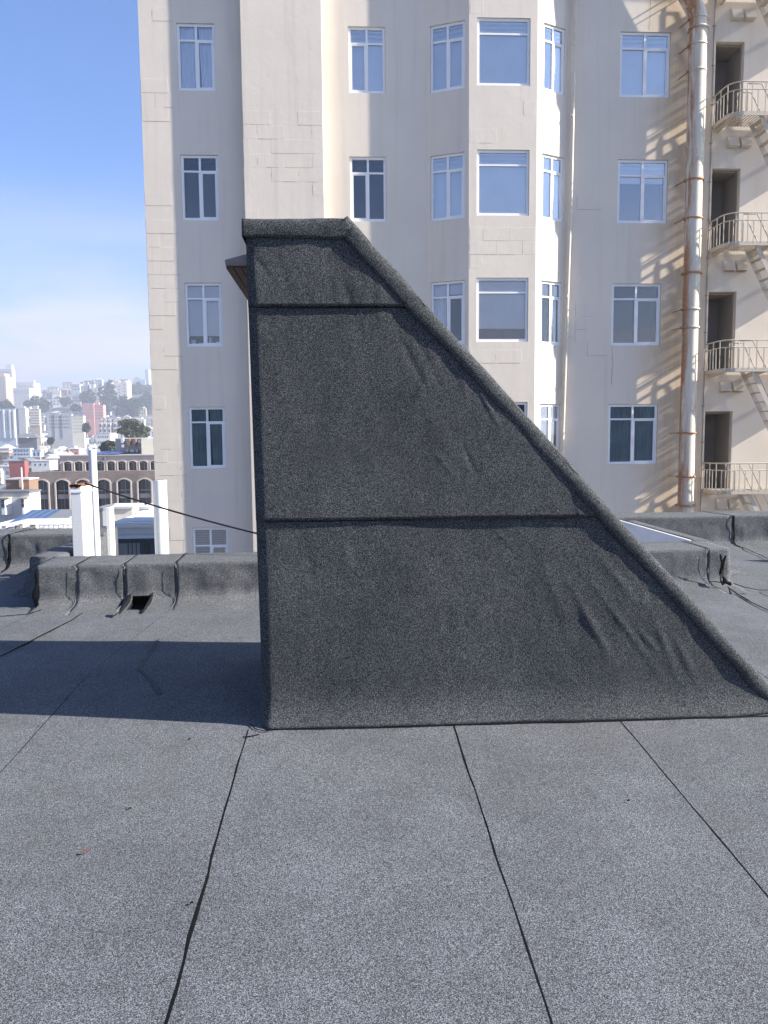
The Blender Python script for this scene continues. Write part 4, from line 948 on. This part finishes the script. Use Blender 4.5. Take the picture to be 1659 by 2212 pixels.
for (Y, n) in ROWS:
    step = 350/n
    for i in range(n):
        xp = -14+step*(i+RG.uniform(.1, .9)); wpx = step*RG.uniform(.55, 1.15)
        X = onY(xp, 950, Y).x; w = max(4.5, wpx*Y/1660); z0 = gz(X, Y); h = RG.uniform(5.5, 10.5)*(1.15 if Y > 800 else .95)
        if Y > 900 and xp > 190 and RG.random() < .62: continue
        if Y < 240 and (8 < xp+wpx and xp < 150): continue
        if Y < 240: h *= .8
        for attempt in range(40):
            cn_, cm, _ = RG.choice(CW); rk_ = RG.choice(['flat', 'flat', 'flat', 'gabled', 'hipped'])
            sz = 'narrow' if w < 7 else ('wide' if w > 12 else ''); sz = 'tall '+sz if h > 9.6 else sz
            ex = RG.choice(['', '', ' and chimney', ' and roof box', ' and dark windows', ' and bay front'])
            lab = ' '.join((sz+' '+cn_+' house with '+rk_+' roof'+ex+' '+relation(xp+wpx/2, onY(0, 0, 1).x*0+CY-F*((Vector((X, Y, z0+h))-CAM).dot(u2)/(Vector((X, Y, z0+h))-CAM).dot(fw)))).split())
            if lab not in used and len(lab.split()) < 17: break
        used.add(lab); D = RG.uniform(8, 13)
        e = empty('hillside_house', (X, Y+RG.uniform(-6, 6), z0)); e.rotation_euler = (0, 0, RG.uniform(-.12, .12)); tag(e, lab, 'house', 'houses on the hillside')
        mb = MB(); mb.box((0, 0, -9), (w, D, h)); mb.build('wall', cm, e)
        rm = RG.choice([C_GREY, C_SLATE, C_WHITE, C_GREY, C_TAN] if rk_ == 'flat' else [C_GREY, C_SLATE, C_TAN, C_DGREY, C_GREY])
        mb = MB()
        if rk_ == 'flat': mb.box((-.2, -.3, h+.003), (w+.2, D+.2, h+.45)); mb.box((.4, .4, h+.45), (w-.4, D-.4, h+.5))
        elif rk_ == 'gabled': mb.prism([(-.3, -.3, h), (w+.3, -.3, h), (w/2, -.3, h+w*.28)], (0, D+.6, 0))
        else: mb.add([(-.4, -.4, h), (w+.4, -.4, h), (w+.4, D+.4, h), (-.4, D+.4, h), (w*.35, D*.5, h+2.6), (w*.65, D*.5, h+2.6)], [(0, 1, 5, 4), (1, 2, 5), (2, 3, 4, 5), (3, 0, 4), (3, 2, 1, 0)])
        rf = mb.build('roof', rm, e, fix=True)
        if 'chimney' in ex: mb = MB(); mb.box((w*.7, D*.4, h), (w*.7+.8, D*.4+.8, h+2.8)); mb.build('chimney', C_BROWN, rf)
        if 'box' in ex: mb = MB(); mb.box((w*.3, D*.3, h+.45), (w*.7, D*.8, h+2.6)); mb.build('roof_box', cm, rf)
        nw = 2 if w < 8 else 3; y0 = 0
        if 'bay' in ex: mb = MB(); mb.prism([(w*.12, 0, 1), (w*.2, -.9, 1), (w*.42, -.9, 1), (w*.5, 0, 1)], (0, 0, h-1.4)); mb.build('bay', C_WHITE, e, fix=True)
        for fl in range(2 if h > 6 else 1):
            for q in range(nw):
                if 'bay' in ex and q == 0: wbox(e, w*.23, -.9, h*.3+fl*h*.33, w*.16, h*.17); continue
                wbox(e, w*(q+.5)/nw-w*.09, 0, h*.28+fl*h*.34, w*.18, h*.19, TGL if ('dark' in ex or RG.random() < .6) else TGLL)
        hn += 1

# trees
def leafmat(name, a, b):
    k = N(name); g = k.noise(.5, 5, .7); k.col(k.ramp(g, [(.35, a), (.65, b)])); return k.set(.8, .2)
LF1 = leafmat('foliage_dark', (.022, .036, .020), (.055, .08, .04)); LF2 = leafmat('foliage_olive', (.04, .05, .022), (.10, .115, .05)); BARK = plain('bark', (.10, .07, .05), .9, .1, .2, 2)
def tree(label, x0, x1, yt, yb, Y, kind='round', mat=LF1, leaf=None, n=900, seedv=0):
    rr = random.Random(seedv+int(x0*7)); x0, x1, yt, yb = (v*K for v in (x0, x1, yt, yb))
    A = onY(x0, yt, Y); B_ = onY(x1, yb, Y); w = B_.x-A.x; h = A.z-B_.z; cx = (A.x+B_.x)/2; base = B_.z
    e = empty({'round': 'broadleaf_tree', 'cypress': 'cypress_tree', 'column': 'conifer_tree'}[kind], (cx, Y, base)); tag(e, label, 'tree', 'trees in the town')
    lf_ = leaf or Y*.0016; mb = MB(); mb.tube([(0, 0, -3), (.1*w*.1, 0, h*.35), (0, 0, h*.8)], [w*.035+.15, w*.025+.1, .05], 7)
    for q in range(5): a = rr.uniform(0, 6.28); mb.tube([(0, 0, h*(.2+.08*q)), (math.cos(a)*w*.28, math.sin(a)*w*.2, h*(.45+.09*q))], [w*.012+.08, .04], 5)
    mb.build('trunk', BARK, e)
    clumps = []
    if kind == 'round':
        for q in range(30):
            a = rr.uniform(0, 6.28); rad = w*.36*math.sqrt(rr.random()); zz = rr.uniform(.22, .84)
            rad *= 1.15-abs(zz-.5)*.9; clumps.append((math.cos(a)*rad, math.sin(a)*rad*.7, h*zz, w*rr.uniform(.15, .25), h*rr.uniform(.12, .20)))
    elif kind == 'cypress':
        for q in range(16):
            zz = .3+.66*q/15; span = w*.46*(1.05-zz*.62); a = rr.uniform(-1, 1); clumps.append((a*span*.8, rr.uniform(-.3, .3)*w*.5, h*zz, w*.22*(1.2-.5*zz), h*.028))
    else:
        for q in range(12): zz = .15+.83*q/11; clumps.append((rr.uniform(-.1, .1)*w, rr.uniform(-.1, .1)*w, h*zz, w*.42*(1.08-zz), h*.05))
    mb = MB()
    for c in clumps:
        for _ in range(n//len(clumps)):
            while True:
                v = Vector((rr.uniform(-1, 1), rr.uniform(-1, 1), rr.uniform(-1, 1)))
                if v.length < 1: break
            v = v.normalized()*(v.length**.5); p = Vector((c[0]+v.x*c[3], c[1]+v.y*c[3], c[2]+v.z*c[4]))
            nn = Vector((rr.gauss(0, 1), rr.gauss(0, 1), rr.gauss(0, 1)+.7)).normalized(); t1 = nn.orthogonal().normalized()*lf_*rr.uniform(.6, 1.3); t2 = nn.cross(t1).normalized()*lf_*rr.uniform(.5, 1.0)
            mb.quad(p-t1-t2*.6, p+t1*.4-t2, p+t1+t2*.5, p-t1*.5+t2)
    o = mb.build('crown', mat, e); return e
tree('large dense green tree with a sunlit top behind the brick building penthouse', 292, 374, 1048, 1104, 250, 'round', LF2, .36, 5200)
tree('low bushy olive tree left of the brick building penthouse', 249, 296, 1101, 1132, 185, 'round', LF2, .28, 2600)
tree('layered flat topped cypress standing above the hill apartments', 258, 292, 950, 1008, 1080, 'cypress', LF1, 1.1, 1500)
tree('thin pointed conifer on the skyline left of the small hill apartments', 217, 227, 964, 992, 1100, 'column', LF1, .9, 400)
for k, a in enumerate(((-4, 34, 1001, 1032, 820, 'rounded bluish tree mass at the left edge below the salmon tower'), (74, 124, 986, 1038, 930, 'dark tree clump right of the white hotel'), (200, 240, 974, 1022, 1030, 'dark tree clump under the pointed conifer'),
    (244, 298, 956, 1040, 960, 'big dark tree mass below the layered cypress'), (276, 338, 988, 1048, 900, 'dark tree clump below the twin slabs'), (314, 358, 992, 1050, 880, 'dark tree clump right of the twin slabs'), (320, 360, 952, 1006, 1150, 'hazy trees between the twin slabs and the blue block'), (344, 392, 978, 1040, 980, 'rounded dark tree at the edge of the beige building'),
    (340, 392, 962, 1006, 1180, 'hazy trees at the foot of the slender bluish tower'), (148, 182, 995, 1012, 1060, 'low tree belt in front of the skyline houses'), (60, 80, 1002, 1016, 1010, 'small tree at the foot of the white hotel'), (118, 136, 1094, 1112, 360, 'small dark tree beside the hip roofed house'), (205, 225, 1056, 1082, 470, 'dark trees right of the cream sunlit block'), (176, 200, 1010, 1030, 900, 'dark tree above the cream sunlit block'))):
    tree(a[5], a[0], a[1], a[2], a[3], a[4], 'round', LF1, None, 1100, k)

# brick building with two tiers of arches
BR = N('old_brick'); tb = BR.n('ShaderNodeTexBrick'); tb.inputs['Scale'].default_value = 1; tb.inputs['Brick Width'].default_value = .5; tb.inputs['Row Height'].default_value = .16; tb.inputs['Mortar Size'].default_value = .02
tb.inputs['Color1'].default_value = (.135, .095, .08, 1); tb.inputs['Color2'].default_value = (.20, .15, .125, 1); tb.inputs['Mortar'].default_value = (.34, .29, .25, 1)
mp_ = BR.n('ShaderNodeMapping'); mp_.inputs['Rotation'].default_value = (R(90), 0, 0); BR.l(BR.c, mp_.inputs[0]); BR.l(mp_.outputs[0], tb.inputs['Vector'])
nb_ = BR.noise(.35, 5, .65); BR.col(BR.mix(BR.ramp(nb_, [(.4, 0), (.65, .6)]), tb.outputs[0], (.36, .31, .28))); BR = BR.set(.9, .15)
C_STONE = cmat('stone_trim', (.50, .44, .39)); C_CONC = cmat('concrete', (.40, .365, .345))
def arch_tier(e, X0, X1, Yf, z0, z1, opens, zs, rise, wall, trim, rec, frame_w):
    """wall with segmental-arched openings (list of x ranges)"""
    mb = MB(); cuts = [X0]+[(a[1]+b[0])/2 for a, b in zip(opens[:-1], opens[1:])]+[X1]; NS = 10
    for i, (a, b) in enumerate(opens):
        l, r = cuts[i], cuts[i+1]
        if z0 < opens_z0: mb.quad((l, Yf, z0), (r, Yf, z0), (r, Yf, opens_z0), (l, Yf, opens_z0))
        q0 = opens_z0
        mb.quad((l, Yf, q0), (a, Yf, q0), (a, Yf, z1), (l, Yf, z1)); mb.quad((b, Yf, q0), (r, Yf, q0), (r, Yf, z1), (b, Yf, z1))
        arc = [(a+(b-a)*t, zs+rise*(1-(2*t-1)**2)) for t in lin(0, 1, NS)]
        for p, q in zip(arc[:-1], arc[1:]):
            mb.quad((p[0], Yf, p[1]), (q[0], Yf, q[1]), (q[0], Yf, z1), (p[0], Yf, z1)); mb.quad((p[0], Yf, p[1]), (p[0], Yf+rec, p[1]), (q[0], Yf+rec, q[1]), (q[0], Yf, q[1]))
        mb.quad((a, Yf, q0), (a, Yf, zs), (a, Yf+rec, zs), (a, Yf+rec, q0)); mb.quad((b, Yf, zs), (b, Yf, q0), (b, Yf+rec, q0), (b, Yf+rec, zs))
        t = MB(); out_ = [(a, q0)]+arc+[(b, q0)]; c = ((a+b)/2, zs-.5)
        oo = []
        for (x, z) in out_:
            if z <= zs+1e-6: oo.append((x+(-frame_w if x < c[0] else frame_w), z))
            else: d = Vector((x-c[0], z-c[1])).normalized(); oo.append((x+d.x*frame_w, z+d.y*frame_w))
        oo[1] = (a-frame_w, zs+.05); oo[-2] = (b+frame_w, zs+.05)
        for k in range(len(out_)-1):
            p, q, P_, Q = out_[k], out_[k+1], oo[k], oo[k+1]; y0 = Yf-.14
            t.quad((P_[0], y0, P_[1]), (p[0], y0, p[1]), (q[0], y0, q[1]), (Q[0], y0, Q[1])); t.quad((p[0], y0, p[1]), (p[0], Yf+rec*.9, p[1]), (q[0], Yf+rec*.9, q[1]), (q[0], y0, q[1])); t.quad((P_[0], y0, P_[1]), (P_[0], Yf, P_[1]), (Q[0], Yf, Q[1]), (Q[0], y0, Q[1]))
        tr_ = t.build('arched_window', trim, e, fix=True)
        g = MB(); g.quad((a, Yf+rec, q0), (b, Yf+rec, q0), (b, Yf+rec, zs+rise), (a, Yf+rec, zs+rise)); g.build('glazing', TGL, tr_)
        g = MB(); H = zs-q0
        if H > 2.6:
            g.box((a, Yf+rec*.55, q0+H*.50), (b, Yf+rec*.8, q0+H*.62)); g.box((a, Yf+rec*.4, q0+H*.48), (b, Yf+rec*.85, q0+H*.5)); g.box((a, Yf+rec*.45, q0+H*.73), (b, Yf+rec*.5, q0+H*.75)); g.box(((a+b)/2-.03, Yf+rec*.85, q0), ((a+b)/2+.03, Yf+rec*.95, zs+rise*.9))
        else: g.box((a, Yf+rec*.85, zs-.1), (b, Yf+rec*.95, zs-.02)); g.box(((a+b)/2-.03, Yf+rec*.85, q0), ((a+b)/2+.03, Yf+rec*.95, zs))
        g.build('glazing_bar', C_CONC, tr_)
    mb.quad((X0, Yf, z0), (X0, Yf+2, z0), (X0, Yf+2, z1), (X0, Yf, z1)) if False else None
    return mb.build('wall', wall, e)
YB = 110.0
def bx(x, Y=YB): return onY(x*K, 1200*K, Y).x
def bz(y, Y=YB, x=230): return onY(x*K, y*K, Y).z
ar = empty('brick_building', (0, 0, 0)); tag(ar, 'old brown brick building with two tiers of cream trimmed arched windows', 'building')
opens_z0 = bz(1284)
arch_tier(ar, bx(71), bx(402), YB, bz(1290), bz(1178), [(bx(88+51.5*i), bx(119.5+51.5*i)) for i in range(6)], bz(1206), bz(1199)-bz(1206), BR, C_STONE, .75, .2)
mb = MB(); mb.box((bx(71), YB+.9, -26), (bx(402), YB+22, bz(1179.5))); mb.quad((bx(71), YB+.9, bz(1290)), (bx(71), YB, bz(1290)), (bx(71), YB, bz(1178)), (bx(71), YB+.9, bz(1178))); mb.quad((bx(71), YB, bz(1178)), (bx(402), YB, bz(1178)), (bx(402), YB+1, bz(1178)), (bx(71), YB+1, bz(1178))); mb.quad((bx(71), YB, bz(1290)-14), (bx(402), YB, bz(1290)-14), (bx(402), YB, bz(1290)), (bx(71), YB, bz(1290))); mb.build('rear_wall', BR, ar)
YB2 = 114.0; opens_z0 = bz(1176.5, YB2)
arch_tier(ar, bx(152, YB2), bx(405, YB2), YB2, bz(1180, YB2), bz(1139.5, YB2), [(bx(162+27*i, YB2), bx(181+27*i, YB2)) for i in range(9)], bz(1157, YB2), bz(1153.5, YB2)-bz(1157, YB2), C_CONC, C_STONE, .5, .13)
mb = MB(); mb.box((bx(152, YB2), YB2+.7, bz(1182, YB2)), (bx(405, YB2), YB2+17, bz(1140, YB2))); mb.quad((bx(152, YB2), YB2, bz(1182, YB2)), (bx(152, YB2), YB2, bz(1140, YB2)), (bx(152, YB2), YB2+.7, bz(1140, YB2)), (bx(152, YB2), YB2+.7, bz(1182, YB2))); mb.box((bx(150, YB2), YB2-.2, bz(1140, YB2)+.002), (bx(405, YB2), YB2+17, bz(1137.5, YB2))); mb.build('upper_storey', C_CONC, ar)
mb = MB(); mb.prism([(bx(152, YB2), YB2+1, bz(1137.5, YB2)+.01), (bx(230, YB2), YB2+1, bz(1137.5, YB2)+.01), (bx(230, YB2), YB2+14, bz(1128, YB2)+.5)], (.01, 0, 0)) if False else None
# blue tarpaulin roof patch and white parapet
mb = MB(); zt = bz(1137.5, YB2); o = 0
for j in range(9):
    for i in range(13):
        x = bx(205, YB2)+(bx(291, YB2)-bx(205, YB2))*i/12; y = YB2+1+11*j/8; mb.v.append((x+(.8*j if i == 0 else 0), y, zt+.12+.05*j+.12*noise.noise((i*.8, j*.9, 1))))
for j in range(8):
    for i in range(12): mb.f.append((j*13+i, j*13+i+1, (j+1)*13+i+1, (j+1)*13+i))
tp = mb.build('roof_tarpaulin', plain('tarp_blue', (.05, .10, .26), .45, .4, .25, .6), None, True); tag(tp, 'rumpled blue tarpaulin spread over the roof of the brick building', 'tarpaulin')
# penthouse with ducts on the brick building
ph = empty('rooftop_penthouse'); Yp = 122.0; tag(ph, 'grey rooftop plant penthouse hung with ducts above the upper arches', 'penthouse')
mb = MB(); mb.box((bx(292, Yp), Yp, bz(1140, Yp)), (bx(369, Yp), Yp+7, bz(1098, Yp))); mb.build('wall', C_CONC, ph); mb = MB(); mb.box((bx(290, Yp), Yp-.3, bz(1098, Yp)+.002), (bx(372, Yp), Yp+7.2, bz(1095, Yp))); mb.build('roof', C_WHITE, ph)
mb = MB(); mb.box((bx(369, Yp)+.01, Yp-3, bz(1138, Yp)), (bx(402, Yp), Yp+6, bz(1096, Yp))); mb.build('side_wing', C_YEL, ph)
for (a, b, c, d, mt) in ((310, 316, 1097, 1108, C_WHITE), (311, 317, 1112, 1119, C_WHITE), (325, 332, 1098, 1115, C_BROWN), (341, 347, 1098, 1115, C_BROWN), (353, 367, 1102, 1109, C_GREY), (322, 326, 1124, 1132, C_WHITE), (332, 341, 1125, 1131, C_WHITE), (346, 351, 1125, 1131, C_WHITE)):
    mb = MB(); mb.box((bx(a, Yp), Yp-.9, bz(d, Yp)), (bx(b, Yp), Yp-.01, bz(c, Yp))); mb.build('duct', mt, ph)
mb = MB(); mb.box((bx(326, Yp), Yp-.6, bz(1136, Yp)), (bx(351, Yp), Yp-.01, bz(1128, Yp))); mb.build('plant_unit', C_DGREY, ph)
sf = MB(); Yq = YB2-.1; sf.prism([(bx(255, Yq), Yq-.05, bz(1151, Yq)), (bx(264, Yq), Yq-.05, bz(1151, Yq)), (bx(264, Yq), Yq-.05, bz(1144, Yq))], (0, .04, 0)); sf.bar((bx(264.5, Yq), Yq-.1, bz(1158, Yq)), (bx(264.5, Yq), Yq-.1, bz(1140, Yq)), .12); tag(sf.build('wind_flag', C_SLATE, None, fix=True), 'small dark triangular flag on a pole at the upper arches', 'flag')

# neighbours behind the viewpoint, seen mirrored in the lower panes
for k, (x, y, w, d, h, lab) in enumerate(((-38, -62, 34, 14, 33, 'dark brick block behind the viewpoint mirrored in the left lower panes'), (-2, -58, 22, 14, 30, 'grey green block behind the viewpoint mirrored in the middle lower panes'), (22, -64, 40, 14, 35, 'teal grey block behind the viewpoint mirrored in the right lower panes'))):
    e = empty('rear_neighbour', (x, y, -26)); tag(e, lab, 'building', 'buildings behind the viewpoint'); mb = MB(); mb.box((0, 0, 0), (w, d, h)); mb.build('wall', cmat('rear_'+str(k), ((.19, .22, .215), (.18, .22, .215), (.15, .21, .23))[k]), e)
    mb = MB(); mb.box((-.3, -.3, h+.002), (w+.3, d+.3, h+.5)); mb.build('roof', C_SLATE, e)
    for i in range(int(w/3)):
        for j in range(3): put('window', wmesh(TGL), e, Matrix.Translation((1+3*i, d-.05, h-3.2-3*j)) @ Matrix.Diagonal((1.3, .1, 1.7, 1)))
# nearer neighbours left of the beige building
e, w, D, h = block('brown rendered low building with a small pink chimney left of the brick building', 14, 72, 74, 1200, 1226, 100, C_BROWN, cols=0, roofm=C_GREY)
mb = MB(); mb.box((w*.64, -.5, h*.3), (w*.75, -.01, h+.2)); mb.build('chimney', C_PEACH, e); mb = MB(); mb.tube([(w*.8, -.7, 0), (w*.8, -.7, h+1.6)], .1, 6); mb.build('mast', C_WHITE, e)
e, w, D, h = block('white house with two bay windows and a dark eave', -10, 73, 74.5, 1233, 1285, 84, C_GREY, 'house', roofm=C_DGREY)
for (t0, t1) in ((.21, .46), (.82, 1.02)):
    mb = MB(); x0_, x1_ = w*t0, w*t1; mb.prism([(x0_, 0, 0), (x0_+.15, -.9, 0), (x1_-.35, -.9, 0), (x1_, 0, 0)], (0, 0, h*.78)); b_ = mb.build('bay', C_WHITE, e, fix=True)
    mb = MB(); mb.box((x0_-.15, -1.05, h*.78), (x1_+.1, 0, h*.82)); mb.build('bay_cornice', C_TAN, b_)
    ww_ = (x1_-x0_)*.38; wbox(b_, x0_+(x1_-x0_)*.2, -.9, h*.34, ww_, h*.19); wbox(b_, x0_+(x1_-x0_)*.2, -.9, h*.55, ww_, h*.17)
for (a, b, lab, yt, yb, Y, mt, rm) in ((-40, 180, 'long white flat roof in front of the bay windowed house', 1321, 1338, 72, C_WHITE, C_WHITE), (125, 182, 'white stepped roof slab beside the sloped skylight', 1314, 1330, 66, C_WHITE, C_WHITE), (236, 345, 'white terrace roof under the beige plant box', 1322, 1350, 56, C_WHITE, C_WHITE), (-40, 120, 'lower white roof cluttered with vents at the left edge', 1330, 1350, 50, C_WHITE, C_GREY)):
    block(lab, a, b, b+.1, yt, yb, Y, mt, roofm=rm, depth=(12 if Y == 72 else 7), name='flat_roof_building')
sk = empty('roof_skylight'); Ys = 75.0; tag(sk, 'sloped blue glass skylight with four panes on the long white roof', 'skylight')
def sx(x, Y=Ys): return onY(x*K, 1295*K, Y).x
def sz(y, Y=Ys): return onY(70*K, y*K, Y).z
z0_, z1_ = sz(1306), sz(1306)+.95; x0_, x1_ = sx(21), sx(101)
mb = MB(); mb.prism([(x0_, Ys, z0_), (x0_, Ys+3.2, z0_), (x0_+1.0, Ys+3.2, z1_)], (x1_-x0_+1.5, 0, 0)); mb.build('skylight_frame', C_SLATE, sk, fix=True)
bl_ = plain('skylight_glass', (.055, .11, .22), .15, .6, .05)
for k in range(4):
    a = x0_+(x1_-x0_)*k/4+.08; b = x0_+(x1_-x0_)*(k+1)/4-.08; mb = MB(); mb.add([(a+.05, Ys+.06, z0_+.06), (b+.05, Ys+.06, z0_+.06), (b+.95, Ys+3.0, z1_-.0), (a+.95, Ys+3.0, z1_-.0)], [(0, 1, 2, 3)]); mb.build('pane', bl_, sk)
def railing(label, x0, x1, yt, yb, Y, n):
    e = empty('roof_railing'); tag(e, label, 'railing'); X0, X1 = onY(x0*K, yt*K, Y).x, onY(x1*K, yt*K, Y).x; za = onY(x0*K, yt*K, Y).z; zb_ = onY(x0*K, yb*K, Y).z
    mb = MB(); mb.bar((X0, Y, za), (X1, Y, za), .06); mb.build('top_rail', C_WHITE, e)
    pm = MB().bar((0, 0, 0), (0, 0, za-zb_), .06).mesh('post'); pm.materials.append(C_WHITE)
    for i in range(n): put('post', pm, e, Matrix.Translation((X0+(X1-X0)*i/(n-1), Y, zb_)))
    mb = MB(); mb.box((X0, Y+.03, zb_+.1), (X1, Y+.05, za-.15)); mb.build('screen_panel', plain('screen_'+str(n), (.40, .41, .44), .5, .3), e)
railing('white railing with screened bays on the cluttered lower roof', 98, 182, 1313, 1324, 47, 8)
railing('white railing along the terrace above the shaded blue storey', 282, 345, 1313, 1319, 36, 5)
railing('white railing at the far terrace near the fat vent pipe', 345, 400, 1268, 1286, 58, 5)
RG2 = random.Random(8)
for k, (x, y, w_, h_, lab) in enumerate(((22, 1316, 14, 9, 'white square roof vent box at the far left'), (40, 1312, 8, 14, 'tan upright roof vent among the left clutter'), (50, 1309, 7, 12, 'cream upright roof vent among the left clutter'), (60, 1318, 12, 8, 'low grey vent box among the left clutter'), (5, 1314, 10, 12, 'pale cabinet at the left frame edge'), (75, 1311, 14, 6, 'flat grey hatch on the cluttered roof'))):
    p = onY(x*K, (y+h_)*K, 48.5); q_ = onY((x+w_)*K, y*K, 48.5); e = empty('roof_vent_box', (p.x, 48.5, p.z)); tag(e, lab, 'roof vent', 'clutter on the left white roof')
    mb = MB(); mb.box((0, 0, -.5), (q_.x-p.x, .4, (q_.z-p.z)*.85)); mb.build('vent_body', [C_WHITE, C_TAN, C_CREAM, C_GREY][k % 4], e); mb = MB(); mb.box((-.03, -.03, (q_.z-p.z)*.85), (q_.x-p.x+.03, .43, q_.z-p.z)); mb.build('vent_cap', C_WHITE, e)
e, w, D, h = block('beige rooftop plant box with a flat white lid', 262, 330, 345, 1272, 1288, 56.5, C_CREAM, 'roof box', roofm=C_WHITE, name='rooftop_plant_box')
for (a, b, yt, yb, Y, lab, mt) in ((352, 370, 1273, 1290, 52, 'white tilted roof unit beside the fat vent pipe', C_WHITE), (240, 256, 1275, 1286, 55, 'grey tilted panel box right of the slim pipe', C_SLATE), (342, 372, 1288, 1296, 50, 'low white roof slab under the tilted unit', C_WHITE)):
    block(lab, a, b, b+2, yt, yb, Y, mt, 'roof unit', name='roof_unit')
e, w, D, h = block('pale parapet house whose deep blue storey lies in shade', 282, 400, 402, 1319, 1400, 29, C_WHITE, 'house', depth=5)
mb = MB(); mb.box((0, -.02, -6), (w, -.005, h*.72)); mb.build('shaded_storey', cmat('deep_blue', (.05, .085, .13)), e)  # shade on this storey put into a deep blue sheet
mb = MB(); mb.box((0, -.9, h*.74), (w, -.01, h*.78)); mb.build('eave', C_GREY, e)
for k in range(3): wbox(e, w*(.33+.085*k), -.02, h*.05, w*.07, h*.48, TGLL)
wbox(e, w*.02, -.02, h*.04, w*.29, h*.48, TGLL); wbox(e, w*.66, -.02, h*.0, w*.1, h*.5)
e, w, D, h = block('white low wall with a grey panel between the vent pipes', 238, 268, 268.1, 1338, 1395, 20, C_WHITE, 'wall', depth=.3, roofm=C_GREY, name='court_side_wall')
mb = MB(); mb.box((.05, -.05, h*.5), (w*.9, -.005, h*.85)); mb.build('grey_panel', C_GREY, e)
e = empty('roof_planter', onY(243*K, 1328*K, 24)); tag(e, 'small green planter box on the white wall between the vent pipes', 'planter')
mb = MB(); mb.box((0, 0, -.1), (.25, .2, .03)); mb.build('planter_box', C_BROWN, e); mb = MB()
for _ in range(90): p = Vector((RG2.uniform(0, .25), RG2.uniform(0, .2), RG2.uniform(.03, .14))); a = Vector((RG2.gauss(0, .02), RG2.gauss(0, .02), .02)); mb.add([p, p+a, p+Vector((.02, 0, .01))], [(0, 1, 2)])
mb.build('foliage', LF2, e)

# air
hz = MB(); hz.box((-4200, -3200, -34), (4200, 4200, 137)); ho = hz.build('haze', None); tag(ho, 'thin pale bluish haze over the distant town', None, None, 'stuff')
hm = bpy.data.materials.new('haze_air'); hm.use_nodes = True; t = hm.node_tree; t.nodes.clear(); o_ = t.nodes.new('ShaderNodeOutputMaterial'); v = t.nodes.new('ShaderNodeVolumePrincipled')
v.inputs['Color'].default_value = (.86, .91, 1, 1); v.inputs['Density'].default_value = .0007; v.inputs['Anisotropy'].default_value = .3
t.links.new(v.outputs[0], o_.inputs['Volume']); ho.data.materials.append(hm)
